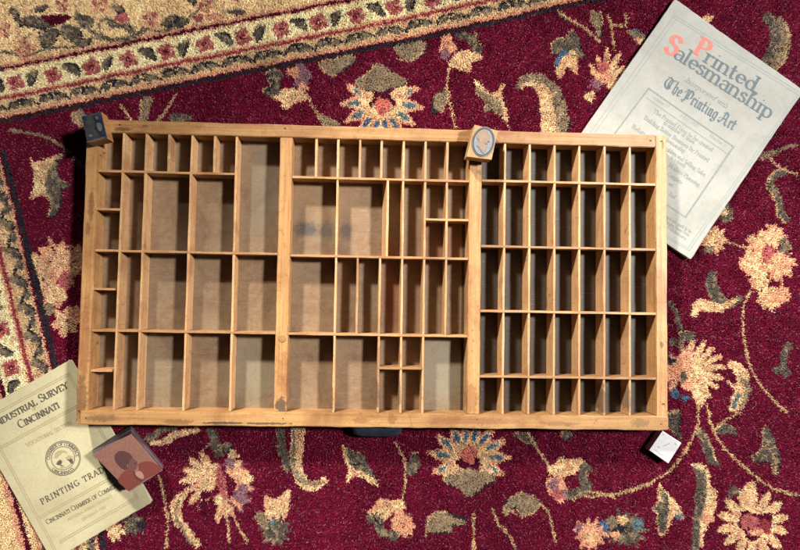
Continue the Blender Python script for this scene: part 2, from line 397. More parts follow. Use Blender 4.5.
stroke('cream', B((425, 385), (455, 430), (480, 480), (500, 510)), 1.92); blob('olive', B((480, 455), (520, 470), (560, 495), (500, 505)))
blob('olive', B((475, 255), (520, 240), (600, 222), (620, 240), (580, 270), (540, 295), (500, 288))); stroke('cream', B((475, 258), (500, 290), (540, 298)), 1.8)
palmette(382, 102, 90, 1.0)
blob('olive', Cc((-20, 175), (40, 165), (105, 170), (85, 215), (45, 240), (-10, 215))); stroke('cream', Cc((-15, 230), (45, 242), (100, 190)), 1.6)
disc('salmon', *Cc((190, 180))[0], 8, 10); disc('mauve', *Cc((180, 215))[0], 5, 6)
stroke('slate', Cc((222, 145), (265, 142), (290, 170), (310, 200), (335, 185)), 9, [3, 8, 10, 6, 3]); stroke('cream', Cc((300, 130), (320, 180)), 1.6)
blob('cream', Cc((195, 240), (230, 205), (270, 200), (325, 215), (310, 235), (280, 245), (275, 280), (240, 275), (200, 265)))
stroke('cream', Cc((195, 270), (190, 340), (205, 430), (222, 515)), 2.08)
disc('navy', *Cc((158, 408))[0], 7.5, 12, 25); disc('olive', *Cc((163, 402))[0], 6.5, 11, 25); stroke('cream', Cc((180, 345), (190, 400), (165, 450)), 1.5)
blob('cream', Cc((295, 320), (330, 345), (345, 362), (380, 370), (412, 330), (405, 385), (425, 440), (432, 480), (400, 465), (350, 420)))
blob('olive', Cc((308, 350), (345, 370), (385, 395), (405, 440), (400, 465), (370, 440), (338, 445), (345, 410), (315, 385))); stroke('cream', Cc((425, 470), (432, 500), (445, 530)), 1.6)
stroke('olive', Cc((478, 352), (495, 320), (540, 318), (590, 360), (612, 430), (618, 540)), 10, [5, 9, 12, 18, 24, 27, 27])
stroke('cream', Cc((484, 356), (500, 335), (540, 336), (575, 370), (590, 430), (590, 540)), 5, [3, 4, 6, 10, 15, 15, 14])
blob('olive', Cc((610, 380), (645, 372), (635, 410), (615, 420)))
blob('olive', Cc((640, 470), (675, 468), (660, 540), (630, 540)))
stroke('cream', Cc((630, 45), (680, 80), (740, 115), (800, 170)), 2.56); stroke('navy', Cc((625, 55), (675, 92)), 1.6)
blob('olive', Cc((760, 50), (800, 55), (800, 150), (775, 100))); stroke('cream', D((0, 40), (12, 80), (-5, 140)), 1.6)
blob('slate', Cc((612, 175), (640, 155), (662, 150), (690, 122), (712, 150), (722, 195), (742, 220), (700, 225), (655, 200), (615, 220)))
blob('cream', Cc((690, 195), (705, 250), (700, 295), (662, 262), (635, 312), (622, 270), (650, 230))); stroke('blue', Cc((622, 260), (640, 225), (668, 205)), 5)
petals(604, 84, [(-125, 22, 8), (-103, 27, 9), (-84, 34, 9), (-62, 33, 9), (-40, 26, 9), (-15, 20, 8), (20, 15, 8)], base=3); disc('salmon', 604, 76, 8, 8); spiky('mauve', 596, 84, 4, 9, 7, seed=7); disc('pink', 603, 66, 6); disc('cream', 590, 97, 6, 5)
stroke('cream', D((30, 50), (45, 110), (60, 200)), 2.08); stroke('cream', D((100, 50), (105, 100), (40, 95)), 1.76); disc('teal', *D((150, 140))[0], 8, 5, 30); disc('cream', *D((160, 160))[0], 5, 4); stroke('olive', D((110, 125), (190, 150)), 4)
disc('cream', *D((430, 75))[0], 5, 4)
# right edge leaf and loops
stroke('slate', D((655, 60), (690, 90), (705, 150), (680, 225), (640, 250)), 12, [8, 12, 14, 12, 5]); stroke('olive', D((712, 70), (738, 120), (735, 200), (700, 262), (672, 290)), 9, [6, 9, 11, 9, 4]); stroke('cream', D((735, 90), (752, 150), (735, 230), (712, 270)), 1.92)
stroke('olive', Hh((635, 75), (690, 60), (745, 38), (790, 30)), 6, [6, 5, 3, 2]); stroke('cream', Hh((680, 80), (700, 105), (745, 132), (790, 140)), 1.92)
stroke('slate', Hh((745, 135), (700, 148), (682, 180), (712, 240), (720, 290), (755, 330)), 7); stroke('cream', Hh((742, 122), (690, 135), (668, 185), (700, 260), (706, 300), (740, 335)), 1.76)
disc('slate', *Hh((505, 302))[0], 7, 9); disc('cream', *Hh((495, 295))[0], 4, 5)
spiky('salmon', *Hh((455, 405))[0], 11, 16, 9, seed=9); spiky('cream', *Hh((455, 405))[0], 8, 13, 9, seed=10); disc('slate', *Hh((430, 445))[0], 6, 4)
stroke('cream', Hh((500, 408), (540, 425), (595, 435)), 1.76)
for (zx, zy, r, sd) in ((640, 425, 13, 21), (692, 392, 11, 22), (615, 500, 13, 23), (715, 505, 15, 24)):
    spiky('salmon', *Hh((zx, zy))[0], r * .8, r + 3, 9, seed=sd)
for (zx, zy, r, sd) in ((640, 425, 13, 31), (692, 392, 11, 32), (615, 500, 13, 33), (715, 505, 15, 34)):
    petals(*Hh((zx, zy))[0], [(sd * 40 + 60 * k, r * 1.05, 8) for k in range(6)], 'salmon', 'cream', 2)
spiky('cream', *L((680, 85))[0], 10, 15, 9, seed=35); spiky('cream', *L((638, 18))[0], 8, 12, 8, seed=36); spiky('salmon', *L((725, 75))[0], 7, 11, 8, seed=37); disc('pink', *Hh((668, 458))[0], 6, 8)
disc('slate', *Hh((738, 430))[0], 6, 8); disc('olive', *Hh((748, 430))[0], 4, 6)
stroke('slate', L((452, -20), (445, 30), (470, 90), (520, 112), (572, 82)), 9, [6, 12, 13, 9, 3]); stroke('cream', L((375, 158), (395, 115), (440, 122), (490, 125), (550, 90)), 9, [6, 12, 12, 8, 2])
stroke('cream', L((598, 62), (572, 130), (572, 230), (588, 320), (620, 400), (680, 480), (745, 545)), 2.24)
stroke('slate', L((278, 100), (305, 150), (325, 240), (330, 330)), 5); blob('slate', L((320, 235), (350, 220), (382, 232), (350, 262))); disc('slate', *L((295, 262))[0], 5, 4)
disc('salmon', *L((372, 365))[0], 17, 26); petals(*L((365, 372))[0], [(-88, 26, 9), (-66, 30, 10), (-44, 30, 10), (-24, 31, 10), (-4, 32, 11), (16, 32, 10), (36, 31, 10), (56, 32, 10), (78, 31, 10)], base=6); disc('cream', *L((375, 372))[0], 8, 13); disc('cream', *L((400, 465))[0], 8, 12)
disc('salmon', *L((348, 360))[0], 4, 17); petals(*L((318, 385))[0], [(-120, 20, 8), (-150, 18, 8), (180, 18, 8), (150, 19, 8), (118, 20, 8)], 'mauve', 'salmon')
disc('navy', *L((285, 340))[0], 5, 3); disc('salmon', *L((345, 350))[0], 5, 16); disc('slate', *L((335, 405))[0], 4, 6); disc('blue', *L((300, 470))[0], 4, 5); disc('blue', *L((340, 490))[0], 4, 3)
stroke('cream', L((512, 348), (545, 365), (572, 405), (560, 470), (530, 540)), 10, [5, 11, 13, 13, 9]); stroke('olive', L((556, 400), (585, 430), (590, 470), (560, 530)), 5, [2, 6, 6, 3]); stroke('teal', L((558, 470), (530, 530)), 4); blob('cream', L((505, 420), (530, 425), (540, 460)))
stroke('cream', L((385, 500), (395, 530), (392, 560)), 1.92); stroke('cream', L((425, 510), (440, 560)), 1.92)
stroke('slate', L((760, 270), (735, 310), (735, 360), (748, 400)), 7); stroke('slate', L((695, 385), (720, 368), (745, 395)), 6)
# bottom right
stroke('cream', N4((392, -20), (388, 65), (350, 140), (275, 240), (160, 300), (60, 328), (-60, 335), (-160, 325)), 2.56)
stroke('cream', N4((428, -20), (450, 70), (520, 170), (620, 258), (700, 308), (790, 335)), 2.4)
stroke('slate', N4((395, 70), (425, 130), (445, 190), (475, 210)), 9, [6, 10, 9, 4]); stroke('cream', N4((418, 90), (450, 150), (465, 200)), 1.8)
blob('slate', N4((468, 75), (500, 50), (530, 60), (545, 90), (515, 85), (485, 90))); stroke('cream', N4((455, 75), (500, 35), (560, 5)), 1.92)
blob('slate', N4((650, 95), (668, 60), (685, 100), (700, 140), (718, 175), (700, 255), (685, 205), (650, 195), (620, 200), (618, 180), (650, 150)))
stroke('cream', N4((630, 170), (665, 145), (700, 190), (702, 250)), 1.5)
blob('slate', N4((262, 20), (320, -5), (312, 60), (330, 110), (290, 80))); stroke('cream', N4((275, 12), (318, -8)), 1.6)
blob('cream', N4((235, 285), (262, 315), (290, 345), (330, 400), (325, 430), (290, 420), (270, 470), (245, 495), (228, 470), (240, 420), (205, 385), (230, 360)))
blob('slate', N4((242, 300), (268, 345), (272, 400), (262, 450), (245, 480), (232, 440), (235, 400), (210, 385), (245, 350))); disc('teal', *N4((318, 418))[0], 4, 3)
stroke('cream', N4((365, 212), (415, 225), (425, 290), (405, 350), (440, 320), (430, 400), (400, 480), (395, 540)), 8, [3, 7, 8, 10, 14, 12, 9, 7])
stroke('slate', N4((372, 218), (405, 260), (402, 330), (392, 400), (382, 480), (378, 560)), 9, [3, 10, 11, 9, 8, 8]); disc('salmon', *N4((435, 430))[0], 5, 5)
disc('slate', *N4((542, 325))[0], 8, 6); blob('cream', N4((570, 300), (612, 280), (600, 345), (578, 345)))
petals(*N4((612, 448))[0], [(-90 + 26 * k, 33, 13) for k in range(14)], 'beige', 'cream', 14); disc('cream', *N4((612, 445))[0], 20, 18); disc('maroon', *N4((620, 450))[0], 17, 14, wob=.2); disc('pink', *N4((595, 440))[0], 9, 7); disc('rose', *N4((655, 460))[0], 8, 8); disc('salmon', *N4((625, 480))[0], 8, 4)
spiky('slate', *N4((100, 470))[0], 13, 24, 13, seed=52); spiky('navy', *N4((80, 460))[0], 5, 10, 7, seed=53); disc('teal', *N4((150, 450))[0], 5, 7); disc('cream', *N4((92, 432))[0], 5, 5); disc('salmon', *N4((60, 490))[0], 5, 4); disc('blue', *N4((10, 470))[0], 7, 9); disc('olive', *N4((50, 440))[0], 6, 5)
# bottom middle
palmette(469, 459, -90, 1.0)
stroke('cream', N3((292, 405), (295, 450), (292, 560)), 2.24); stroke('cream', N3((370, 385), (390, 440), (440, 500), (470, 560)), 2.08)
stroke('cream', N3((-20, 120), (15, 190), (22, 270), (5, 380), (15, 420)), 2.08); disc('slate', *N3((52, 210))[0], 6, 12, 12); stroke('cream', N3((42, 160), (72, 165)), 1.5)
spiky('salmon', *N3((12, 455))[0], 9, 14, 9, seed=61); disc('mauve', *N3((18, 430))[0], 4, 6); disc('cream', *N3((0, 400))[0], 4, 4)
blob('navy', N3((185, 400), (265, 425), (262, 455), (215, 430))); blob('olive', N3((108, 460), (122, 418), (180, 398), (215, 425), (262, 440), (235, 452), (200, 450), (205, 475), (150, 485), (110, 480))); stroke('cream', N3((100, 500), (112, 440), (150, 405), (185, 400)), 1.8)
blob('navy', N3((408, 390), (430, 345), (480, 335), (430, 380))); blob('olive', N3((415, 412), (418, 385), (445, 345), (500, 325), (560, 355), (540, 395), (490, 412), (465, 380), (440, 390))); stroke('cream', N3((420, 415), (440, 392), (480, 415), (545, 398), (560, 365)), 1.8)
stroke('cream', N3((560, 360), (590, 400), (605, 450), (620, 520)), 2.08)
blob('slate', N3((455, 88), (520, 90), (540, 130), (500, 125))); stroke('cream', N3((515, 85), (545, 145), (592, 212)), 2.08); blob('slate', N3((650, 80), (690, 80), (655, 112)))
disc('salmon', *N3((632, 300))[0], 11, 14); disc('mauve', *N3((615, 290))[0], 5, 7); disc('mauve', *N3((650, 325))[0], 5, 5); disc('pink', *N3((625, 330))[0], 6, 5)
blob('cream', N3((588, 215), (615, 205), (640, 175), (670, 190), (720, 185), (745, 210), (710, 225), (695, 245), (640, 250), (600, 250)))
stroke('slate', N3((768, 235), (735, 220), (730, 270), (745, 310), (690, 330), (670, 350)), 9, [3, 9, 10, 11, 10, 4]); stroke('cream', N3((690, 355), (730, 322), (800, 325), (860, 345)), 1.76); disc('field', *N3((680, 275))[0], 6, 6)
spiky('salmon', *N3((760, 490))[0], 11, 19, 11, seed=62); disc('cream', *N3((765, 495))[0], 7, 6); disc('mauve', *N3((715, 465))[0], 4, 5)
# bottom left of centre
stroke('slate', N2((40, 60), (55, 110), (75, 180)), 9); blob('slate', N2((75, 135), (125, 125), (100, 165))); stroke('cream', N2((10, 155), (40, 130)), 1.6)
petals(*N2((85, 290))[0], [(-62, 26, 9), (-38, 28, 10), (-14, 30, 10), (8, 32, 10), (30, 31, 9), (52, 32, 9)], 'mauve', 'salmon', 7); petals(*N2((120, 250))[0], [(-50, 17, 7), (-10, 18, 7), (30, 17, 7)], 'salmon', 'cream', 3)
petals(*N2((50, 265))[0], [(-115, 27, 11), (-140, 28, 11), (-163, 28, 11), (175, 30, 11), (155, 31, 10), (134, 32, 10), (112, 33, 9)], 'salmon', 'cream', 5); disc('cream', *N2((45, 255))[0], 9, 12)
petals(*N2((85, 350))[0], [(75, 20, 8), (100, 22, 8), (50, 19, 8)], 'salmon', 'cream', 2); disc('cream', *N2((85, 350))[0], 8, 7)
blob('pink', N2((75, 200), (95, 270), (110, 345), (88, 340), (60, 270))); blob('field', N2((100, 240), (145, 285), (118, 350), (105, 290))); disc('mauve', *N2((165, 330))[0], 8, 10); disc('mauve', *N2((120, 200))[0], 5, 8); disc('maroon', *N2((20, 330))[0], 5, 5); disc('cream', *N2((185, 270))[0], 8, 5); disc('cream', *N2((130, 170))[0], 6, 5); disc('maroon', *N2((12, 380))[0], 4, 10)
stroke('cream', N2((100, 400), (108, 440), (118, 520)), 2.4); stroke('cream', N2((130, 400), (150, 460), (190, 520)), 2.4)
stroke('slate', N2((320, 60), (322, 130), (342, 190), (345, 240)), 11, [10, 9, 8, 5]); stroke('cream', N2((318, 130), (300, 145)), 1.6)
stroke('cream', N2((392, 50), (385, 140), (385, 215), (410, 280), (450, 298), (505, 270)), 14, [14, 13, 11, 11, 10, 6]); stroke('olive', N2((375, 70), (372, 150), (372, 220), (400, 268), (450, 290), (495, 278)), 5, [3, 4, 5, 6, 5, 3])
blob('cream', N2((562, 120), (578, 155), (600, 205), (650, 220), (690, 262), (708, 298), (670, 280), (620, 252), (588, 280), (578, 275), (592, 235), (572, 190)))
blob('slate', N2((580, 150), (620, 160), (660, 180), (668, 215), (700, 262), (650, 240), (600, 212)))
stroke('navy', N2((600, 210), (630, 205), (665, 215)), 1.8)
blob('cream', N2((662, 402), (690, 375), (720, 345), (745, 350), (800, 350), (815, 385), (770, 395), (745, 415), (725, 440), (700, 420)))
stroke('slate', N2((665, 430), (705, 430), (725, 480), (790, 500)), 9); spiky('salmon', *N2((800, 440))[0], 8, 12, 9, seed=74); stroke('navy', N2((690, 420), (725, 455)), 2)
blob('cream', N2((258, 335), (300, 350), (350, 310), (350, 375), (325, 430), (275, 475), (262, 400))); spiky('slate', *N2((300, 475))[0], 10, 18, 11, seed=75); stroke('teal', N2((270, 460), (300, 430)), 3); blob('olive', N2((220, 415), (260, 405), (275, 470), (240, 450)))
# bottom left corner and left strip
stroke('slate', N1((585, 120), (650, 70), (700, 65)), 8); stroke('cream', N1((600, 130), (660, 118), (700, 90), (790, 72)), 6, [3, 7, 8, 4])
stroke('cream', N1((632, 250), (652, 340), (665, 430), (662, 540)), 2.24)
stroke('cream', N1((740, 320), (705, 360), (702, 420), (735, 470), (790, 540)), 9, [4, 11, 11, 9, 6]); stroke('olive', N1((715, 350), (695, 400), (715, 460), (760, 530)), 3)
spiky('slate', *N1((530, 450))[0], 8, 15, 9, seed=76); disc('navy', *N1((560, 455))[0], 5, 5); spiky('cream', *N1((455, 480))[0], 7, 11, 7, seed=77)
blob('cream', Ee((112, 82), (140, 92), (175, 88), (205, 72), (248, 62), (215, 105), (205, 150), (195, 200), (190, 235), (155, 225), (115, 238), (135, 185), (130, 130)))
blob('slate', Ee((245, 64), (222, 110), (238, 160), (280, 188), (245, 205), (238, 260), (220, 300), (190, 318), (205, 270), (185, 215), (182, 160), (200, 115)))
spiky('salmon', *Ee((235, 500))[0], 19, 27, 13, seed=78)
for (q, r, sd) in ((Ee((235, 495))[0], 15, 81), (Ee((150, 510))[0], 12, 82), (Ee((300, 490))[0], 14, 83), (I((215, 75))[0], 12, 84), (I((262, 182))[0], 13, 85), (I((165, 15))[0], 9, 86)):
    petals(*q, [(sd * 33 + 60 * k, r * 1.1, 9) for k in range(6)], 'salmon', 'cream', 2)
disc('olive', *I((192, 130))[0], 6, 7); spiky('salmon', *I((300, 160))[0], 7, 12, 8, seed=87); disc('pink', *I((255, 20))[0], 6, 9); disc('cream', *I((215, 70))[0], 10, 9)

# --- borders: two straight runs of bands; columns are distances from the inner edge line
def ribbon(line, side, bands, motif):
    """line: inner edge polyline; bands: (from, to, colour) measured outward; motif(f) draws on it with f(s, d)"""
    p = np.array(line, float); seg = np.linalg.norm(np.diff(p, axis=0), axis=1); cum = np.concatenate([[0], np.cumsum(seg)])
    def f(s, d):
        i = int(np.clip(np.searchsorted(cum, s) - 1, 0, len(seg) - 1)); u = (p[i + 1] - p[i]) / seg[i]
        q = p[i] + u * (s - cum[i]); n = np.array([-u[1], u[0]]) * side
        return tuple(q + n * d)
    for a, b, c in bands:
        n = 60; ss = np.linspace(0, cum[-1], n)
        fill(c, [f(s, a) for s in ss] + [f(s, b) for s in ss[::-1]])
    motif(f, cum[-1])
def flower4(x, y, r=8.5, rot=20):
    for k in range(4):
        a = math.radians(rot + 90 * k); disc('pink', x + r * .55 * math.cos(a), y + r * .55 * math.sin(a), r * .55, r * .5)
        a += math.radians(45); disc('salmon', x + r * .5 * math.cos(a), y + r * .5 * math.sin(a), r * .25)
    disc('rose', x, y, r * .4); disc('maroon', x, y, r * .22); disc('cream', x + .4, y + .4, .9)
def leaf(f, s0, d0, s1, d1, bow):
    p0, p1 = np.array(f(s0, d0)), np.array(f(s1, d1)); v = p1 - p0; n = np.array([-v[1], v[0]]) / np.linalg.norm(v)
    mid = (p0 + p1) / 2 + n * bow
    stroke('navy', [p0, mid + n * 1.6, p1], 8, [1.5, 7, 8.5, 6, 2]); stroke('slate', [p0, mid - n * .8, p1], 6, [1, 6, 7.5, 6, 1.5])
def scroll(f, Lg, s0, d, per=31.3):
    s = s0
    while s < Lg:
        stroke('navy', [f(s + .5, d - 3), f(s + 5, d + 4), f(s + 15, d + 5.5), f(s + 25, d + 3), f(s + 30, d - 1)], 2.4)
        disc('slate', *f(s + 8, d + 1), 5.2, 3.0, -12); disc('slate', *f(s + 21.5, d + .5), 5.6, 3.2, -12); disc('olive', *f(s + 21, d - .5), 3.4, 1.8)
        disc('navy', *f(s + 15, d + 2), 1.8, 2.6); disc('beige', *f(s + 14.5, d - 2.5), 3.4, 2.2)
        disc('cream', *f(s + 1, d + 4), 2.4, 1.8)
        s += per
TOPLINE = [(-60, 134), (15, 118.5), (200, 81), (400, 42.5), (535, 13.5), (700, -25)]
def top_motif(f, Lg):
    per = 38.7; s = 59.5
    for k in range(-2, 17):
        x = s + per * k
        flower4(*f(x + 24, 35.5))
        if k % 2 == 0: leaf(f, x + 37, 28, x + 48, 43, -3)   # leans like '/'
        else: leaf(f, x + 50, 28.5, x + 35, 43, 3)
    scroll(f, Lg, 8, 12)
ribbon(TOPLINE, -1, [(-2.2, 1.5, 'navy'), (1.5, 3.5, 'maroon'), (3.5, 7, 'salmon'), (7, 19.5, 'beige'), (19.5, 20.8, 'salmon'), (20.8, 23.6, 'rose'), (23.6, 26, 'salmon'),
                     (26, 48.5, 'band'), (48.5, 50, 'salmon'), (50, 53, 'maroon'), (53, 56, 'salmon'), (56, 130, 'tan')], top_motif)
# outer tan border, top left corner of the rug
blob('slate', A((75, 95), (120, 60), (215, 85), (170, 110), (120, 100))); blob('maroon', A((170, 60), (280, 60), (262, 90), (225, 100), (185, 85)))
blob('slate', A((165, 135), (200, 110), (235, 120), (215, 165), (165, 185))); blob('slate', A((245, 100), (300, 105), (325, 140), (325, 180), (290, 165), (250, 145)))
stroke('navy', A((150, 130), (168, 185)), 2); stroke('navy', A((320, 130), (325, 185)), 2); stroke('navy', A((75, 100), (115, 105), (190, 120)), 1.8)
for q in ((95, 170), (120, 190), (90, 215), (125, 225)): disc('salmon', *A(q)[0], 6, 5); disc('cream', *A(q)[0], 2.6)
disc('slate', *A((350, 85))[0], 10, 7); stroke('slate', A((345, 115), (380, 135), (430, 155), (490, 155), (540, 140), (575, 110)), 3.6); disc('pink', *A((485, 68))[0], 8, 5); stroke('slate', A((420, 65), (450, 100), (520, 100)), 5)
disc('cream', *A((395, 85))[0], 7, 6); spiky('cream', *A((600, 82))[0], 9, 13, 9, seed=90); spiky('salmon', *A((600, 82))[0], 5, 8, 7, seed=91); disc('pink', *A((600, 70))[0], 4, 3)
blob('slate', A((645, 95), (680, 60), (745, 75), (715, 105), (680, 110))); stroke('navy', A((640, 95), (690, 108), (740, 95)), 2); disc('pink', *A((790, 70))[0], 6, 4); disc('salmon', *B((60, 65))[0], 9, 4); disc('slate', *B((150, 50))[0], 9, 3)
stroke('slate', [(-20, 56), (4, 52), (24, 55), (40, 50), (56, 47), (74, 46), (90, 38), (108, 39), (124, 40), (140, 34), (152, 28)], 2.6)
stroke('slate', [(150, 30), (166, 30), (184, 22), (200, 8), (214, -2)], 2.4); stroke('slate', [(30, 50), (24, 40), (30, 33)], 2.2); stroke('slate', [(104, 38), (98, 26), (106, 18), (116, 22)], 2.4)
for (x, y, r) in ((24, 50, 8), (150, 18, 8), (4, 30, 7), (206, 6, 7), (-14, 46, 8), (100, 4, 8), (62, 4, 7), (236, -6, 8)):
    for k in range(6):
        a_ = math.radians(60 * k + 15); disc('pink' if k % 2 else 'salmon', x + r * .7 * math.cos(a_), y + r * .7 * math.sin(a_), r * .34)
    disc('cream', x, y, r * .42); disc('rose', x, y, r * .2)
for (x, y, a_, l) in ((46, 40, 20, 8), (84, 42, -30, 8), (128, 28, 30, 8), (170, 20, -40, 8), (78, 18, 70, 8), (118, 8, 20, 7), (190, -2, 30, 8), (14, 14, 60, 8), (-6, 66, 20, 8), (40, 8, -20, 7), (-20, 20, 40, 9)):
    disc('navy', x + 1, y + 1, l, l * .46, a_); disc('slate', x, y, l, l * .42, a_); disc('olive', x - 1, y - 1, l * .5, l * .2, a_)
LEFTLINE = [(2, 150), (14, 193), (33, 276), (56, 369), (75, 440), (92, 500), (110, 570), (125, 620)]
def left_motif(f, Lg):
    s = 10
    while s < Lg:
        stroke('navy', [f(s, 16), f(s + 7, 9), f(s + 14, 10), f(s + 22, 16), f(s + 28, 18)], 3.4)
        disc('slate', *f(s + 8, 13.5), 6, 4.5, 60); disc('slate', *f(s + 20, 11), 5, 4, 70); disc('olive', *f(s + 2, 20), 5, 4); disc('cream', *f(s + 14, 17), 3.5, 3)
        s += 29
    s = 20; k = 0
    while s < Lg:
        flower4(*f(s, 44))
        (leaf(f, s + 15, 38, s + 25, 52, 3) if k % 2 else leaf(f, s + 26, 38, s + 13, 52, -3)); s += 38.7; k += 1
ribbon(LEFTLINE, 1, [(-3.0, 2.5, 'navy'), (2.5, 4.8, 'maroon'), (4.8, 7.8, 'salmon'), (7.8, 24, 'beige'), (24, 25.5, 'salmon'), (25.5, 29.0, 'rose'), (29.0, 31.5, 'salmon'), (31.5, 56, 'band'), (56, 60, 'maroon'), (60, 66, 'salmon'), (66, 72, 'tan'), (72, 77, 'maroon'), (77, 83, 'salmon'), (83, 130, 'tan')], left_motif)
fill('field', [(-60, 136), (2, 122), (3, 150), (-4, 149), (-60, 151)])

# ---------------------------------------------------------------- rug: backing sheet + individual wool tufts
def value_noise(x, y, s, seed):
    r = np.random.default_rng(seed); n = 256; g = r.random((n, n)); u = x * s; v = y * s
    i = np.floor(u).astype(int); j = np.floor(v).astype(int); fu = u - i; fv = v - j
    fu = fu * fu * (3 - 2 * fu); fv = fv * fv * (3 - 2 * fv)
    a = g[i % n, j % n]; b = g[(i + 1) % n, j % n]; c = g[i % n, (j + 1) % n]; d = g[(i + 1) % n, (j + 1) % n]
    return (a * (1 - fu) + b * fu) * (1 - fv) + (c * (1 - fu) + d * fu) * fv
def project(X, Y, Zz):
    P = np.stack([X - CAM[0], Y - CAM[1], Zz - CAM[2]], 1) @ RN
    return PX - FP * P[:, 0] / P[:, 2], PY + FP * P[:, 1] / P[:, 2]

def build_rug():
    sp = 0.00120
    xs = np.arange(-0.63, 0.71, sp); ys = np.arange(-0.46, 0.505, sp)
    X, Y = np.meshgrid(xs, ys); X = X.ravel(); Y = Y.ravel()
    X = X + rng.uniform(-.45, .45, X.size) * sp; Y = Y + rng.uniform(-.45, .45, Y.size) * sp
    hid = (np.abs(X) < .395) & (np.abs(Y) < .195)
    def inrect(c, ang, wd, ht, m):   # c = bottom right corner
        a = math.radians(ang); u = (X - c[0]) * math.cos(a) + (Y - c[1]) * math.sin(a); v = -(X - c[0]) * math.sin(a) + (Y - c[1]) * math.cos(a)
        return (u < -m) & (u > -wd + m) & (v > m) & (v < ht - m)
    hid |= inrect((.4592, .0327), -34.3, .2385, .3137, .006) | inrect((-.3129, -.3235), 31.3, .160, .232, .006)
    X = X[~hid]; Y = Y[~hid]; n = X.size
    px, py = project(X, Y, np.zeros(n))
    # ragged knot edges
    wx = (value_noise(X, Y, 300, 3) - .5) * 2.0 + rng.normal(0, .30, n); wy = (value_noise(X, Y, 300, 4) - .5) * 2.0 + rng.normal(0, .30, n)
    ix = np.clip(((px + wx - X0) * SC).astype(int), 0, NW - 1); iy = np.clip(((py + wy - Y0) * SC).astype(int), 0, NH - 1)
    idx = cv[iy, ix]; col = PARR[idx].copy()
    # wool: dye varies from knot to knot, abrash over the field, odd stray pale fibres
    k = np.exp(rng.normal(0, .19, n)) * (.80 + .40 * value_noise(X, Y, 420, 21)); k *= .86 + .28 * value_noise(X, Y, 16, 8); k *= .85 + .3 * value_noise(X, Y, 120, 9)
    col *= k[:, None]
    isf = idx == pid['field']
    # undyed and faded wool mixed into the pale motifs
    fl = (idx == pid['cream']) | (idx == pid['band']) | (idx == pid['tan']) | (idx == pid['beige'])
    mz = np.clip((value_noise(X, Y, 190, 31) - .52) * 3.2, 0, .75) * (idx == pid['cream']); mz2 = np.clip((value_noise(X, Y, 330, 32) - .6) * 3, 0, .55) * fl
    col = col * (1 - mz[:, None]) + np.array(lin((206, 150, 120))) * mz[:, None]; col = col * (1 - mz2[:, None]) + np.array(lin((150, 128, 100))) * mz2[:, None]
    ol = (idx == pid['olive']) | (idx == pid['slate']); mo = np.clip((value_noise(X, Y, 240, 33) - .55) * 3, 0, .6) * ol
    col = col * (1 - mo[:, None]) + np.array(lin((168, 152, 122))) * mo[:, None]
    pale = rng.random(n) < .06; col[pale & isf] = col[pale & isf] * .45 + np.array(lin((160, 104, 118))) * .55
    pale2 = rng.random(n) < .05; col[pale2 & ~isf] = col[pale2 & ~isf] * .5 + np.array(lin((110, 80, 70))) * .5
    bl = rng.random(n) < .02; col[bl & isf] = np.array(lin((60, 30, 60)))
    col = np.clip(col * np.array([.96, .93, .93]) * np.where(fl & (idx != pid['cream']), 1.12, 1.0)[:, None], 0.002, .85)
    # geometry: three sided tapering tufts, leaning
    h = rng.uniform(.0042, .0052, n) + .0010 * (value_noise(X, Y, 45, 12) - .5)
    r = rng.uniform(.00062, .00095, n); th = rng.uniform(0, 2 * np.pi, n)
    lx = rng.normal(0, .0010, n) + (value_noise(X, Y, 70, 14) - .5) * .0022; ly = rng.normal(0, .0010, n) + (value_noise(X, Y, 70, 15) - .5) * .0022
    V = np.zeros((n, 6, 3), np.float32); z0 = -.0052
    for q in range(3):
        a = th + q * 2.0944
        V[:, q] = np.stack([X + r * np.cos(a), Y + r * np.sin(a), np.full(n, z0)], 1)
        a2 = a + rng.uniform(-.5, .5, n)
        V[:, 3 + q] = np.stack([X + lx + .85 * r * np.cos(a2), Y + ly + .85 * r * np.sin(a2), z0 + h + rng.uniform(-.00032, .00032, n)], 1)
    F = np.array([[3, 4, 5], [0, 1, 4], [0, 4, 3], [1, 2, 5], [1, 5, 4], [2, 0, 3], [2, 3, 5]], np.int32)
    faces = (F[None] + (np.arange(n, dtype=np.int32) * 6)[:, None, None]).reshape(-1, 3)
    verts = V.reshape(-1, 3); cols = np.repeat(col, 6, 0)
    # backing sheet, continuing past the picture, with rounded selvedge height
    bx = np.array([(-1.1, -.85, z0), (1.2, -.85, z0), (1.2, .95, z0), (-1.1, .95, z0)], np.float32)
    nb = len(verts); verts = np.concatenate([verts, bx]); faces = np.concatenate([faces, [[nb, nb + 1, nb + 2], [nb, nb + 2, nb + 3]]]).astype(np.int32)
    cols = np.concatenate([cols, np.tile(np.array(PAL['field']) * .8, (4, 1))])
    me = bpy.data.meshes.new('rug'); me.vertices.add(len(verts)); me.vertices.foreach_set('co', verts.ravel())
    me.loops.add(faces.size); me.loops.foreach_set('vertex_index', faces.ravel())
    me.polygons.add(len(faces)); me.polygons.foreach_set('loop_start', np.arange(len(faces), dtype=np.int32) * 3)
    at_ = me.color_attributes.new('dye', 'FLOAT_COLOR', 'POINT')
    at_.data.foreach_set('color', np.concatenate([cols, np.ones((len(cols), 1))], 1).astype(np.float32).ravel())
    me.update()
    m, t, b = newmat('wool', 0.95, 0, 0.08)
    a = nd(t, 'ShaderNodeAttribute', attribute_name='dye'); t.links.new(a.outputs['Color'], b.inputs['Base Color'])
    
    o = link('rug', me, m); o['kind'] = 'structure'; o['label'] = 'burgundy wool rug with floral pattern and cream borders'
    return o
build_rug()

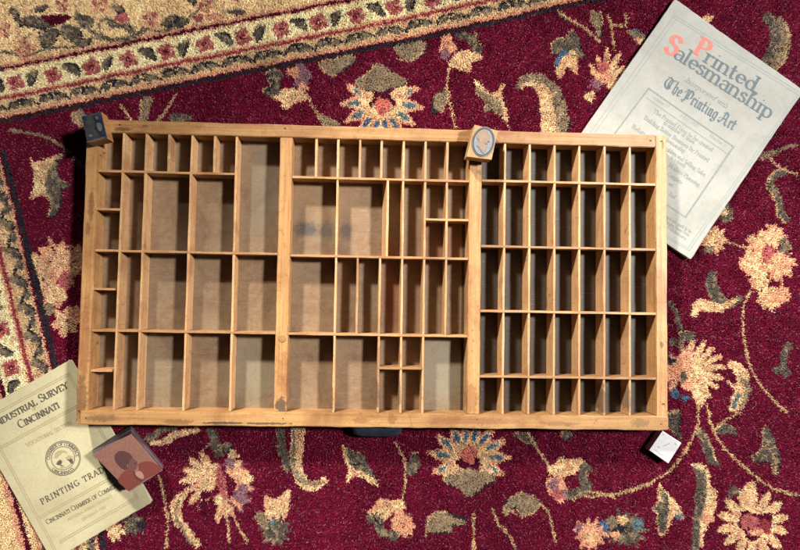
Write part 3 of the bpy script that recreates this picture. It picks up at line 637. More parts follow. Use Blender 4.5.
def build_lint():
    V, Fc = [], []
    rr = random.Random(5)
    for k in range(900):
        x = rr.uniform(-.55, .64); y = rr.uniform(-.42, .44)
        if abs(x) < .415 and abs(y) < .215: continue
        L_ = rr.uniform(.003, .013); a = rr.uniform(0, 6.28); c = rr.uniform(-2.2, 2.2); r = rr.uniform(.00006, .00013)
        n = 7; base = len(V); z = .0006
        for i in range(n):
            th = a + c * i / n; x += L_ / n * math.cos(th); y += L_ / n * math.sin(th)
            zz = z + .0012 * math.sin(math.pi * i / (n - 1))
            for q in range(3):
                an = 2.094 * q; V.append((x - r * math.cos(an) * math.sin(th), y + r * math.cos(an) * math.cos(th), zz + r * math.sin(an)))
            if i:
                b0 = base + (i - 1) * 3
                for q in range(3): Fc.append((b0 + q, b0 + (q + 1) % 3, b0 + 3 + (q + 1) % 3, b0 + 3 + q))
    for k in range(150):      # a few hairs and crumbs have dropped into the tray
        x = rr.uniform(-.385, .385); y = rr.uniform(-.185, .185); a = rr.uniform(0, 6.28); c = rr.uniform(-3, 3)
        L_ = rr.choice((.0008, .0012, .003, .006, .009)); r = .00030 if L_ < .002 else .00010; base = len(V); n = 5
        for i in range(n):
            th = a + c * i / n; x += L_ / n * math.cos(th); y += L_ / n * math.sin(th)
            for q in range(3):
                an = 2.094 * q; V.append((x - r * math.cos(an) * math.sin(th), y + r * math.cos(an) * math.cos(th), .0069 + r * math.sin(an)))
            if i:
                b0 = base + (i - 1) * 3
                for q in range(3): Fc.append((b0 + q, b0 + (q + 1) % 3, b0 + 3 + (q + 1) % 3, b0 + 3 + q))
    me = bpy.data.meshes.new('lint'); me.from_pydata(V, [], Fc)
    o = link('lint', me, plain('lint_fibre', lin((200, 130, 140)), .8, 0, .3, 20, 0)); o['kind'] = 'stuff'
    o['label'] = 'loose pale hairs, lint and crumbs strewn over the rug and the tray floor'; o['category'] = 'lint'
build_lint()

# ---------------------------------------------------------------- type case
case = thing('type_case', 'wide shallow wooden compartment tray with many thin divider slats, lying on the rug', 'type case')
ZT, ZS, ZF = .034, .0322, .0065
XO, YO = .4095, .2095; XI = .3932; YT, YB = .1915, -.1905
box('side_rail', -XO, -XI, YB - .0002 - .0185, YO, 0, ZT, M['rail_v'], case, .0009, .0005)
box('side_rail', XI, XO, YB, YO, 0, ZT - .0006, M['rail_v'], case, .0009, .0005)
box('top_rail', -XI + .0004, XI - .0004, YT, YO - .0002, 0, ZT - .0003, M['rail_h'], case, .0009, .0005)
box('bottom_rail', -XI - .0105, XO + .0006, -YO - .0006, YB - .0002, .0008, ZT + .0006, M['rail_h'], case, .0012, .0007)
box('bottom_panel', -XI - .004, XI + .004, YB - .004, YT + .004, .0015, ZF, M['floor'], case, 0)
BX1, BX2 = (-.1430, -.1255), (.1245, .1422)
box('bay_divider', BX1[0], BX1[1], YB, YT, ZF, ZT - .0008, M['rail_v'], case, .0007, .0004)
box('bay_divider', BX2[0], BX2[1], YB, YT, ZF, ZT - .0008, M['rail_v'], case, .0007, .0004)
TH = .0032
def hs(x0, x1, y, t=TH): 
    dz = random.uniform(-.0005, .0003)
    box('divider_slat', x0, x1, y - t / 2, y + t / 2, ZF, ZS + .0007 + dz, M['slat_h'], case, .0004, .0003)
def vs(x, y0, y1, t=TH, lean=0.0):
    dz = random.uniform(-.0005, .0003); j = random.uniform(-.0003, .0003)
    o = box('divider_slat', x + j - t / 2, x + j + t / 2, y0, y1, ZF, ZS + dz, M['slat_v'], case, .0004, .0003)
    o.rotation_euler[1] = lean + random.uniform(-.02, .02); o.rotation_euler[2] = random.uniform(-.0025, .0025)
L0, L1 = -XI, BX1[0]
LY1, LY2, LY3 = .1378, .0272, -.0826
hs(L0, -.2050, LY1); hs(L0, L1, LY2); hs(L0, L1, LY3)
hs(L0, -.3610, .0845); hs(L0, -.3640, -.0258); hs(L0, -.3640, -.1373)
vs(-.3600, YB, YT); vs(-.3285, YB, YT); vs(-.2972, LY1, YT); vs(-.2660, YB, YT); vs(-.2343, LY1, YT); vs(-.2034, YB, YT)
M0, M1 = BX1[1], BX2[0]; MY1, MY2, MY3 = .1357, .0258, -.0830
hs(M0, M1, MY1); hs(M0, M1, MY2); hs(M0, M1, MY3); hs(.0625, M1, .0804); hs(-.0005, .0620, -.1286)
for x in (-.0925, -.0308, .0003): vs(x, MY1, YT)
vs(-.0613, YB, YT); vs(-.0308, MY3, MY2); vs(.0003, YB, MY2)
vs(.0072, MY2, MY1, .0036, .17)
for x in (.0312, .0623): vs(x, YB, YT)
vs(.0935, MY3, YT)
R0, R1 = BX2[1], XI
for y in (.1376, .0443, -.0470, -.1383): hs(R0, R1, y)
for x in (.1750, .2110, .2470, .2834, .3197, .3562): vs(x, YB, YT)

# nail heads sunk in the rails, and the round plug in the left bay divider
def disc_part(name, px, py, z, r, h, mat):
    x, y = at(px, py, z); bm = bmesh.new(); bmesh.ops.create_cone(bm, cap_ends=True, segments=18, radius1=r, radius2=r * .9, depth=h)
    for v in bm.verts: v.co += Vector((x, y, z + h / 2 - .0006))
    frombm(name, bm, mat, case)
M['nail'] = plain('rusty_nail', lin((92, 66, 54)), .6, .4, .3, 600, .2)
for px, py in ((120, 124.5), (104, 153), (662, 141), (651, 140.5), (86, 418), (79, 411), (661, 424), (664, 404), (285, 128), (477, 419.5), (283, 418.5)):
    disc_part('nail_head', px, py, ZT + .0007, .0010, .0004 + .0006, M['nail'])
disc_part('wood_plug', 282, 338.5, ZT - .0004, .0052, .0009, M['rail_h'])
# drawer pull: blackened cup pull on the front of the bottom rail
def pull():
    bm = bmesh.new(); x0, _ = at(351, 432, .015); x1, _ = at(403, 432, .015); cx = (x0 + x1) / 2; hw = (x1 - x0) / 2
    nx, na = 22, 9; rows = []
    for i in range(nx + 1):
        s = -1 + 2 * i / nx; e = (1 - abs(s) ** 5) ** .5 if abs(s) < 1 else 0
        d = .0185 * (.35 + .65 * e); hgt = .013 * (.5 + .5 * e); row = []
        for k in range(na + 1):
            a = math.radians(90 * k / na)
            row.append(bm.verts.new((cx + s * hw, -YO - .0004 - d * math.sin(a), .010 + hgt * math.cos(a))))
        rows.append(row)
    for i in range(nx):
        for k in range(na): bm.faces.new((rows[i][k], rows[i + 1][k], rows[i + 1][k + 1], rows[i][k + 1]))
    o = frombm('drawer_pull', bm, M['handle'], case, True)
    md = o.modifiers.new('thickness', 'SOLIDIFY'); md.thickness = .0016; md.offset = -1
    bx = bmesh.new(); bmesh.ops.create_cube(bx, size=1)
    for v in bx.verts: v.co = Vector((cx + v.co.x * (2 * hw + .008), -YO - .0012 + v.co.y * .0012, .0165 + v.co.z * .016))
    frombm('backplate', bx, M['handle'], o)
    for s in (-1, 1):
        bm = bmesh.new(); bmesh.ops.create_uvsphere(bm, u_segments=12, v_segments=8, radius=.0016)
        for v in bm.verts: v.co = Vector((cx + s * (hw + .0025) + v.co.x, -YO - .002 + v.co.y * .5, .0165 + v.co.z))
        frombm('screw', bm, M['handle'], o, True)
pull()

# ---------------------------------------------------------------- lettering: a small pen-stroke roman alphabet
def arc(cx, cy, rx, ry, a0, a1, n=10):
    return [(cx + rx * math.cos(math.radians(a0 + (a1 - a0) * k / n)), cy + ry * math.sin(math.radians(a0 + (a1 - a0) * k / n))) for k in range(n + 1)]
G = {}
def g(ch, wd, strokes, serifs=()): G[ch] = (wd, strokes, serifs)
X = .60  # x height
g('A', .80, [[(.06, 0), (.40, 1)], [(.38, 1), (.74, 0)], [(.19, .34), (.60, .34)]], [(.06, 0), (.74, 0)])
g('B', .66, [[(.14, 0), (.14, 1)], [(.14, 1), (.30, 1)] + arc(.30, .76, .22, .24, 90, -90) + [(.14, .52)], [(.14, .52), (.32, .52)] + arc(.32, .26, .26, .26, 90, -90) + [(.14, 0)]], [(.12, 0), (.12, 1)])
g('C', .74, [arc(.42, .5, .34, .5, 48, 312, 18)], [])
g('D', .80, [[(.14, 0), (.14, 1)], [(.14, 1), (.32, 1)] + arc(.32, .5, .38, .5, 90, -90, 14) + [(.14, 0)]], [(.12, 0), (.12, 1)])
g('E', .64, [[(.14, 0), (.14, 1)], [(.14, 1), (.54, 1), (.56, .82)], [(.14, .52), (.42, .52)], [(.14, 0), (.56, 0), (.60, .20)]], [(.12, 0), (.12, 1)])
g('F', .60, [[(.14, 0), (.14, 1)], [(.14, 1), (.54, 1), (.56, .82)], [(.14, .52), (.42, .52)]], [(.14, 0), (.12, 1)])
g('G', .80, [arc(.42, .5, .34, .5, 48, 330, 18), [(.70, .10), (.70, .42)]], [(.68, .42)])
g('H', .82, [[(.14, 0), (.14, 1)], [(.68, 0), (.68, 1)], [(.14, .52), (.68, .52)]], [(.14, 0), (.14, 1), (.68, 0), (.68, 1)])
g('I', .34, [[(.17, 0), (.17, 1)]], [(.17, 0), (.17, 1)])
g('J', .40, [[(.24, 1), (.24, .12), (.16, -.04), (.04, -.04)]], [(.24, 1)])
g('K', .76, [[(.14, 0), (.14, 1)], [(.62, 1), (.16, .44)], [(.30, .58), (.68, 0)]], [(.14, 0), (.14, 1), (.68, 0), (.60, 1)])
g('L', .62, [[(.14, 0), (.14, 1)], [(.14, 0), (.54, 0), (.58, .22)]], [(.12, 0), (.14, 1)])
g('M', .96, [[(.12, 0), (.16, 1)], [(.16, 1), (.46, .05)], [(.46, .05), (.78, 1)], [(.78, 1), (.82, 0)]], [(.12, 0), (.14, 1), (.82, 0), (.80, 1)])
g('N', .84, [[(.14, 0), (.14, 1)], [(.12, 1), (.70, 0)], [(.70, 0), (.70, 1)]], [(.14, 0), (.12, 1), (.70, 1)])
g('O', .84, [arc(.42, .5, .34, .5, 0, 360, 22)], [])
g('P', .64, [[(.14, 0), (.14, 1)], [(.14, 1), (.30, 1)] + arc(.30, .74, .26, .26, 90, -90) + [(.14, .48)]], [(.14, 0), (.12, 1)])
g('R', .72, [[(.14, 0), (.14, 1)], [(.14, 1), (.30, 1)] + arc(.30, .75, .23, .25, 90, -90) + [(.14, .50)], [(.32, .50), (.62, 0)]], [(.14, 0), (.12, 1), (.64, 0)])
g('S', .60, [[(.50, .82)] + arc(.29, .76, .20, .24, 40, 230, 9) + arc(.31, .27, .23, .27, 60, -160, 10) + [(.08, .20)]], [])
g('T', .72, [[(.36, 0), (.36, 1)], [(.06, .80), (.08, 1), (.64, 1), (.66, .80)]], [(.36, 0)])
g('U', .80, [[(.14, 1), (.14, .34)] + arc(.40, .30, .26, .30, 180, 360, 10) + [(.66, 1)]], [(.14, 1), (.66, 1)])
g('V', .78, [[(.06, 1), (.38, 0)], [(.38, 0), (.72, 1)]], [(.08, 1), (.72, 1)])
g('W', 1.1, [[(.06, 1), (.30, 0)], [(.30, 0), (.54, 1)], [(.54, 1), (.78, 0)], [(.78, 0), (1.04, 1)]], [(.06, 1), (.54, 1), (1.04, 1)])
g('Y', .76, [[(.06, 1), (.38, .48), (.38, 0)], [(.38, .48), (.70, 1)]], [(.38, 0), (.08, 1), (.70, 1)])
g('a', .52, [arc(.26, X - .17, .17, .17, 160, 0, 7) + [(.43, .06), (.50, 0)], [(.43, .38)] + arc(.25, .17, .18, .17, 80, 330, 9) + [(.43, .12)]], [])
g('b', .58, [[(.12, 1), (.12, 0)], arc(.30, X / 2, .20, X / 2, 170, -170, 14)], [(.10, 1)])
g('c', .50, [arc(.30, X / 2, .22, X / 2, 45, 315, 12)], [])
g('d', .60, [[(.48, 1), (.48, 0)], arc(.30, X / 2, .20, X / 2, 10, 350, 14)], [(.46, 1), (.50, 0)])
g('e', .52, [[(.08, .34), (.47, .34)] + arc(.28, X / 2 + .02, .20, X / 2 - .02, 8, 318, 13)], [])
g('f', .36, [[(.16, 0), (.16, .80)] + arc(.28, .80, .12, .20, 180, 60, 5), [(.04, X), (.32, X)]], [(.16, 0)])
g('g', .54, [arc(.26, .40, .17, .20, 0, 360, 12), [(.16, .24), (.12, .10), (.40, .04)] + arc(.28, -.12, .20, .15, 40, -220, 10), [(.38, .54), (.50, .62)]], [])
g('h', .62, [[(.12, 0), (.12, 1)], [(.12, .46)] + arc(.30, .42, .18, .18, 130, 0, 7) + [(.48, 0)]], [(.12, 0), (.48, 0), (.10, 1)])
g('i', .30, [[(.14, 0), (.14, X)], [(.13, .84), (.17, .86)]], [(.14, 0), (.11, X)])
g('k', .58, [[(.12, 0), (.12, 1)], [(.44, X), (.14, .26)], [(.24, .36), (.50, 0)]], [(.12, 0), (.50, 0), (.10, 1)])
g('l', .30, [[(.14, 0), (.14, 1)]], [(.14, 0), (.11, 1)])
g('m', .94, [[(.12, 0), (.12, X)], [(.12, .44)] + arc(.29, .42, .17, .18, 130, 0, 7) + [(.46, 0)], [(.46, .44)] + arc(.63, .42, .17, .18, 130, 0, 7) + [(.80, 0)]], [(.12, 0), (.46, 0), (.80, 0), (.10, X)])
g('n', .62, [[(.12, 0), (.12, X)], [(.12, .44)] + arc(.30, .42, .18, .18, 130, 0, 7) + [(.48, 0)]], [(.12, 0), (.48, 0), (.10, X)])
g('o', .56, [arc(.28, X / 2, .21, X / 2, 0, 360, 16)], [])
g('p', .60, [[(.12, -.32), (.12, X)], arc(.31, X / 2, .20, X / 2, 170, -170, 14)], [(.12, -.32), (.10, X)])
g('r', .44, [[(.12, 0), (.12, X)], [(.12, .40), (.20, .54), (.32, .60), (.38, .54)]], [(.12, 0), (.10, X)])
g('s', .44, [[(.36, .50)] + arc(.22, .46, .13, .14, 40, 220, 7) + arc(.22, .16, .15, .16, 60, -160, 8)], [])
g('t', .38, [[(.16, .84), (.16, .14), (.22, 0), (.34, .06)], [(.04, X), (.32, X)]], [])
g('u', .62, [[(.12, X), (.12, .18)] + arc(.29, .18, .17, .18, 180, 330, 6) + [(.48, .16)], [(.48, X), (.48, 0)]], [(.10, X), (.46, X), (.50, 0)])
g('v', .56, [[(.06, X), (.28, 0)], [(.28, 0), (.50, X)]], [(.06, X), (.50, X)])
g('w', .80, [[(.06, X), (.22, 0)], [(.22, 0), (.40, X)], [(.40, X), (.56, 0)], [(.56, 0), (.74, X)]], [(.06, X), (.40, X), (.74, X)])
g('x', .54, [[(.06, X), (.46, 0)], [(.46, X), (.08, 0)]], [(.06, X), (.46, 0)])
g('y', .56, [[(.06, X), (.28, 0)], [(.50, X), (.22, -.24), (.08, -.26)]], [(.06, X), (.50, X)])
g(',', .24, [[(.12, .08), (.13, -.02), (.06, -.16)]], []); g('.', .22, [[(.09, .03), (.13, .05)]], []); g(' ', .36, [], [])
g('1', .50, [[(.12, .82), (.26, 1), (.26, 0)]], [(.26, 0)]); g('2', .56, [arc(.27, .74, .19, .26, 160, -40, 9) + [(.08, 0), (.50, 0)]], [])
g('3', .54, [arc(.25, .76, .18, .24, 150, -80, 8) + arc(.25, .26, .22, .27, 80, -150, 9)], []); g('4', .58, [[(.40, 0), (.40, 1), (.06, .30), (.54, .30)]], [])
g('5', .54, [[(.46, 1), (.14, 1), (.12, .56)] + arc(.25, .30, .22, .30, 110, -150, 10)], []); g('7', .54, [[(.08, .86), (.08, 1), (.48, 1), (.22, 0)]], [])
g('9', .56, [arc(.28, .70, .20, .30, 0, 360, 12), [(.48, .70), (.40, .20), (.16, 0)]], [])
# broken, angular black-letter forms
BL = {}
def bl(ch, wd, strokes): BL[ch] = (wd, strokes, ())
bl('T', .95, [arc(.50, .50, .40, .46, 130, 285, 12), [(.12, .92), (.34, 1.02), (.60, .90), (.90, 1.0)], [(.50, .92), (.42, .50), (.52, .06)], [(.66, .84), (.60, .40), (.68, .16)]])
bl('P', .86, [[(.10, .90), (.26, 1.0), (.30, .2), (.18, -.20)], [(.02, .62), (.14, .80)], [(.28, .92), (.56, 1.04), (.78, .84), (.76, .44), (.50, .22), (.32, .30)], [(.46, .95), (.44, .34)], [(.04, -.10), (.34, .04)]])
bl(' ', .16, [])
bl('A', .95, [[(.04, .10), (.20, .0), (.34, .30), (.42, .98)], [(.20, .86), (.42, 1.04), (.66, .92), (.70, .10), (.84, 0)], [(.36, .46), (.70, .46)], [(.02, .30), (.16, .44)]])
def leg(x, top=X): return [(x - .05, top - .06), (x + .03, top), (x + .03, .08), (x + .10, 0)]
bl('h', .50, [[(.06, .94), (.14, 1.04), (.14, .06), (.20, 0)], [(.14, .50), (.30, .62), (.38, .50), (.36, .06), (.28, -.14)]])
bl('e', .42, [[(.34, .36), (.12, .30), (.10, .50), (.22, .62), (.36, .50), (.30, .36)], [(.10, .44), (.10, .10), (.20, 0), (.38, .10)]])
bl('r', .38, [leg(.12), [(.16, .52), (.26, .62), (.36, .54)]]); bl('i', .26, [leg(.12), [(.10, .80), (.18, .88)]])
bl('n', .50, [leg(.12), [(.16, .50), (.28, .62), (.36, .52), (.36, .08), (.44, 0)]])
bl('t', .34, [[(.14, .86), (.14, .10), (.20, 0), (.32, .08)], [(.02, .58), (.30, .60)]])
bl('g', .48, [[(.34, .58), (.20, .62), (.10, .50), (.10, .12), (.22, 0), (.36, .12)], [(.36, .62), (.36, -.12), (.22, -.28), (.04, -.18)]])

def pen(bm, pts, k, thick, thin, phi, mp, zi):
    """one pen stroke as a ribbon whose width follows the direction like a broad nib"""
    p = [np.array(q, float) for q in pts]
    for i in range(len(p) - 1):
        a, b = p[i], p[i + 1]; d = b - a; Ln = np.linalg.norm(d)
        if Ln < 1e-6: continue
        d /= Ln; th = math.atan2(d[1], d[0]); w_ = thin + (thick - thin) * abs(math.sin(th - phi)) ** 1.3
        n = np.array([-d[1], d[0]]) * w_ / 2; e = d * min(w_, thin * 1.6) * .35
        q = [a - e + n, b + e + n, b + e - n, a - e - n]
        bm.faces.new([bm.verts.new(mp(r[0], r[1], zi + (i % 4) * 3e-6)) for r in q])
def letters(bm, text, table, mp, thick, thin, phi=math.radians(18), small=None, track=0.0, serif=True, slant=0.0):
    """lays text out from x=0; mp(x, y, dz) maps glyph units to the page; returns the width"""
    x = 0.0
    for i, ch in enumerate(text):
        sc_ = 1.0; c = ch
        if small and ch.islower(): c = ch.upper(); sc_ = small
        if c not in table: table2 = G
        else: table2 = table
        wd, st, sf = table2.get(c, (.4, [], ()))
        if mp:
            for j, s in enumerate(st): pen(bm, [(x + (q[0] + slant * q[1]) * sc_, q[1] * sc_) for q in s], 1, thick, thin, phi, mp, j * 1.5e-5)
            if serif:
                for (sx, sy) in sf:
                    X_ = x + (sx + slant * sy) * sc_; Y_ = sy * sc_ + (thin * .5 if sy <= 0 else -thin * .5); hw = .10 * sc_ + thick * .35
                    bm.faces.new([bm.verts.new(mp(q[0], q[1], 1e-4)) for q in ((X_ - hw, Y_ - thin * .6), (X_ + hw, Y_ - thin * .6), (X_ + hw, Y_ + thin * .6), (X_ - hw, Y_ + thin * .6))])
        x += wd * sc_ + track
    return x - track

class Page:
    curl = .0035
    """a printed booklet: u along the top edge, v down, origin at its top left corner, metres"""
    def __init__(s, br, ang, wd, ht, z, wave):
        a = math.radians(ang); s.u = np.array([math.cos(a), math.sin(a)]); s.v = np.array([math.sin(a), -math.cos(a)])
        s.o = np.array(br) - s.u * wd - s.v * ht; s.w, s.h, s.z, s.wave = wd, ht, z, wave
    def z_at(s, u, v):
        return s.z + s.curl * math.exp(-((s.w - u) ** 2 + (s.h - v) ** 2) / .0007) + s.wave * (math.sin(u * 31 + 1.3) * .5 + math.sin(v * 23 + u * 9) * .5)
    def pt(s, u, v, dz=0.0):
        q = s.o + s.u * u + s.v * v; return (q[0], q[1], s.z_at(u, v) + dz)
    def uv(s, px, py):
        q = np.array(at(px, py, s.z)) - s.o; return float(q @ s.u), float(q @ s.v)
    def text(s, name, txt, p0, p1, cap, mat, parent, table=G, thick=.13, thin=.045, **kw):
        """txt fitted between two baseline points given at photo positions; cap height in photo pixels"""
        a = np.array(s.uv(*p0)); b = np.array(s.uv(*p1)); d = b - a; Ln = np.linalg.norm(d); d /= Ln; n = np.array([d[1], -d[0]])
        H_ = cap * .001445
        W_ = letters(None, txt, table, None, thick, thin, **kw); sx = Ln / W_
        bm = bmesh.new()
        def mp(x, y, dz):
            q = a + d * x * sx + n * y * H_; return s.pt(q[0], q[1], .00016 + dz)
        letters(bm, txt, table, mp, thick, thin, **kw)
        return frombm2(name, bm, mat, parent)
    def rule(s, name, lines, mat, parent):
        bm = bmesh.new()
        for i, (p0, p1, wpx) in enumerate(lines):
            a = np.array(s.uv(*p0)); b = np.array(s.uv(*p1)); n = 14; d = (b - a) / np.linalg.norm(b - a); m = np.array([-d[1], d[0]]) * wpx * .00145 / 2
            prev = None
            for k in range(n + 1):
                q = a + (b - a) * k / n; c = [bm.verts.new(s.pt(*(q + m), .00012 + 4e-6 * i)), bm.verts.new(s.pt(*(q - m), .00012 + 4e-6 * i))]
                if prev: bm.faces.new((prev[0], c[0], c[1], prev[1]))
                prev = c
        return frombm2(name, bm, mat, parent)
    def body(s, parent, cover, pages, thick, curl=0.0):
        nu, nv = 40, 52; bm = bmesh.new(); r = .0035
        def ring(u, v):      # rounded, slightly worn corners
            for cu in (0, s.w):
                for cv_ in (0, s.h):
                    du, dv = abs(u - cu), abs(v - cv_)
                    if du < r and dv < r:
                        e = math.hypot(r - du, r - dv)
                        if e > r: f = r / e; u = cu + (r - (r - du) * f) * (1 if cu == 0 else -1); v = cv_ + (r - (r - dv) * f) * (1 if cv_ == 0 else -1)
            return u, v
        us = [0, .001, .002, .0035] + list(np.linspace(.008, s.w - .008, nu - 7)) + [s.w - .0035, s.w - .002, s.w - .001, s.w]
        vs_ = [0, .001, .002, .0035] + list(np.linspace(.008, s.h - .008, nv - 7)) + [s.h - .0035, s.h - .002, s.h - .001, s.h]
        rr = random.Random(3)
        Vt = [[None] * len(vs_) for _ in us]
        for i, u in enumerate(us):
            for j, v in enumerate(vs_):
                uu, vv = ring(u, v)
                if i in (0, len(us) - 1): uu += rr.uniform(-.0003, .0003)
                if j in (0, len(vs_) - 1): vv += rr.uniform(-.0003, .0003)
                Vt[i][j] = bm.verts.new(s.pt(uu, vv))
        for i in range(len(us) - 1):
            for j in range(len(vs_) - 1): bm.faces.new((Vt[i][j], Vt[i + 1][j], Vt[i + 1][j + 1], Vt[i][j + 1]))
        o = frombm2('cover', bm, cover, parent, True)
        md = o.modifiers.new('paper', 'SOLIDIFY'); md.thickness = .0004; md.offset = -1
        b2 = prism([(*(s.o + s.u * a_ + s.v * b_), -.0012) for a_, b_ in ((.0008, .0012), (s.w - .0012, .0012), (s.w - .0012, s.h - .0012), (.0008, s.h - .0012))],
                   [(*(s.o + s.u * a_ + s.v * b_), s.z - s.wave - .0005) for a_, b_ in ((.0008, .0012), (s.w - .0012, .0012), (s.w - .0012, s.h - .0012), (.0008, s.h - .0012))], .0003)
        frombm('page_block', b2, pages, parent)
        return o
def frombm2(name, bm, mat, parent, smooth_=False):
    bmesh.ops.recalc_face_normals(bm, faces=bm.faces)
    for f in bm.faces:
        f.normal_update()
        if f.normal.z < 0: f.normal_flip()
    me = bpy.data.meshes.new(name); bm.to_mesh(me); bm.free()
    if smooth_:
        for p in me.polygons: p.use_smooth = True
    return link(name, me, mat, parent)

def paper(name, base, tint, stain, amt):
    m, t, b = newmat(name, 0.75, 0, 0.25)
    v = vecs(t, (1, 1, 1), False)
    n1 = noise(t, v, 24, 6, 0.65, 0.6); n2 = noise(t, v, 300, 4, 0.7)
    c = ramp(t, n1, [(0.30, tint), (0.55, base)])
    c = mix(t, ramp(t, n2, [(0.25, (.35, .35, .35)), (0.5, (0, 0, 0))]), c, stain)
    n3 = noise(t, v, 7, 5, 0.7, 1.0)
    c = mix(t, ramp(t, n3, [(0.52, (0, 0, 0)), (0.75, (amt, amt, amt))]), c, stain)
    c = mix(t, 1.0, c, (.50, .50, .505), 'MULTIPLY')
    t.links.new(c, b.inputs['Base Color']); bump(t, b, n1, 0.15, 0.001)
    return m
M['paper_white'] = paper('blue_white_cover', (0.68, 0.69, 0.65), (0.57, 0.59, 0.55), (0.46, 0.43, 0.33), .5)
M['paper_cream'] = paper('cream_cover', (0.95, 0.88, 0.57), (0.88, 0.80, 0.50), (0.55, 0.42, 0.25), .5)
M['pages'] = plain('page_edges', (0.70, 0.66, 0.56), .8, 0, .15, 400, .2)
M['ink_grey'] = plain('grey_blue_ink', lin((106, 124, 134)), .7, 0, .22, 500, 0)
M['ink_pale'] = plain('faded_grey_ink', lin((146, 158, 158)), .7, 0, .18, 500, 0)
M['ink_faint'] = plain('faint_grey_ink', lin((166, 178, 176)), .7, 0, .12, 500, 0)
M['ink_red'] = plain('coral_ink', lin((240, 138, 128)), .7, 0, .12, 500, 0)
M['ink_dark'] = plain('dark_brown_ink', lin((104, 96, 82)), .7, 0, .25, 500, 0)
M['ink_brown'] = plain('pale_brown_ink', lin((196, 180, 140)), .7, 0, .15, 500, 0)
M['ink_orange'] = plain('orange_ink', lin((200, 150, 90)), .7, 0, .1, 500, 0)

# --- upper right booklet
bk = thing('booklet', 'pale blue-white magazine with red and grey title lettering, tucked under the upper right case corner', 'magazine')
pg = Page((.4592, .0327), -34.3, .2385, .3137, .0046, .0010)
pg.body(bk, M['paper_white'], M['pages'], .004)
T = lambda nm, tx, p0, p1, cap, mt, **k: pg.text(nm, tx, p0, p1, cap, M[mt], bk, **k)
T('initial_letter', 'P', (692.5, 52.5), (704.5, 60.0), 20, 'ink_red', thick=.22, thin=.07)
T('initial_letter', 'S', (662.5, 50.2), (674.2, 57.8), 21, 'ink_red', thick=.23, thin=.08)
T('title_lettering', 'rinted,', (702.5, 61.2), (757.5, 95.0), 17, 'ink_grey', thick=.14, thin=.045)
T('title_lettering', 'alesmanship', (672.5, 57.0), (769.0, 120.0), 17, 'ink_grey', thick=.14, thin=.045)
T('subtitle_lettering', 'Incorporated with', (684.5, 80.5), (726.5, 108.5), 5, 'ink_pale', thick=.10, thin=.06, slant=.3)
T('masthead_lettering', 'The Printing Art', (662.0, 86.0), (733.0, 130.5), 12.5, 'ink_grey', table=BL, thick=.17, thin=.06, phi=math.radians(40), serif=False)
T('small_lettering', 'Volume 37', (651.6, 97.6), (668.8, 107.9), 3.0, 'ink_faint', thick=.12, thin=.08)
T('small_lettering', 'JULY, 1925', (680, 116), (698, 127.3), 3.0, 'ink_faint', thick=.12, thin=.08)
T('small_lettering', 'Number 4', (709.5, 136), (724.8, 147.2), 3.0, 'ink_faint', thick=.12, thin=.08)
for tx, p0, p1, c in (('The Printed Form to be created', (653.2, 112), (712, 151.8), 4.4), ('in number of times', (663.5, 123.5), (694, 144), 4.0),
                      ('Building Better Business by Printed', (643.8, 118.8), (707.8, 162.2), 4.4), ('Salesmanship', (662.5, 138.5), (684.5, 153.2), 4.2),
                      ('Relation of Business', (631.5, 127.5), (676, 157), 4.4), ('in a month', (670.5, 158), (685, 168), 4.0), ('Men and Selling Sales', (668, 151), (704.5, 177), 4.4),
                      ('Modern Planning', (668, 166), (698.5, 187), 4.4), ('Complete', (667.5, 175), (681, 184.6), 4.4), ('and', (668, 184), (672, 187), 3.6), ('End', (668.5, 195), (674, 199), 3.6),
                      ('Issued each month by the', (664, 217), (690.2, 233.6), 3.6), ('Printing House Press', (664, 222), (688, 236.8), 3.6), ('Publishers', (666.5, 228), (684.8, 240.4), 3.4)):
    T('contents_lettering', tx, p0, p1, c, 'ink_pale', thick=.13, thin=.07)
pg.rule('inner_border', [((648.3, 88.2), (734.3, 147.3), 1.7), ((645.7, 97.2), (728.6, 154.6), .7), ((649.2, 87.6), (614.5, 134), 1.5), ((733.6, 146.6), (684.6, 218), 1.9), ((685, 217.3), (655, 197), 1.3)], M['ink_pale'], bk)
pg.rule('outer_border', [((674, 15.2), (803, 94.8), 1.0), ((673, 17.6), (800, 96.4), .8), ((674.5, 15), (590, 133), 1.0), ((677, 18), (593, 135), .7), ((801, 94), (687.9, 251.2), 1.0), ((798, 94.5), (686.8, 248.2), .7),
                         ((688.2, 251), (640, 221.5), 1.0), ((687, 248.2), (640, 219), .7)], M['ink_faint'], bk)

# --- lower left pamphlet
pb = thing('pamphlet', 'cream yellow pamphlet with a round seal and dark serif lettering, at the lower left corner', 'pamphlet')
pq = Page((-.3129, -.3235), 31.3, .160, .232, .0022, .0003)
pq.body(pb, M['paper_cream'], M['pages'], .002)
T = lambda nm, tx, p0, p1, cap, mt, **k: pq.text(nm, tx, p0, p1, cap, M[mt], pb, **k)
T('title_lettering', 'Industrial Survey', (-4.5, 427.5), (69, 387.2), 7.6, 'ink_dark', small=.78, thick=.17, thin=.06)
T('small_lettering', 'OF', (32.8, 411.0), (36.6, 409.0), 2.4, 'ink_orange', thick=.16, thin=.1)
T('title_lettering', 'Cincinnati', (19.8, 428.6), (60.2, 407.4), 7.8, 'ink_dark', small=.76, thick=.17, thin=.06)
T('section_lettering', 'Vocational Section', (27.3, 447.0), (72.5, 423.6), 4.0, 'ink_brown', small=.85, thick=.18, thin=.10)
T('heading_lettering', 'PRINTING TRADES', (42.2, 504.6), (114, 466.6), 5.6, 'ink_dark', thick=.18, thin=.07, track=.18)
T('publisher_lettering', 'Cincinnati Chamber of Commerce', (47.2, 524.5), (121.5, 484.8), 4.6, 'ink_dark', small=.78, thick=.14, thin=.07)
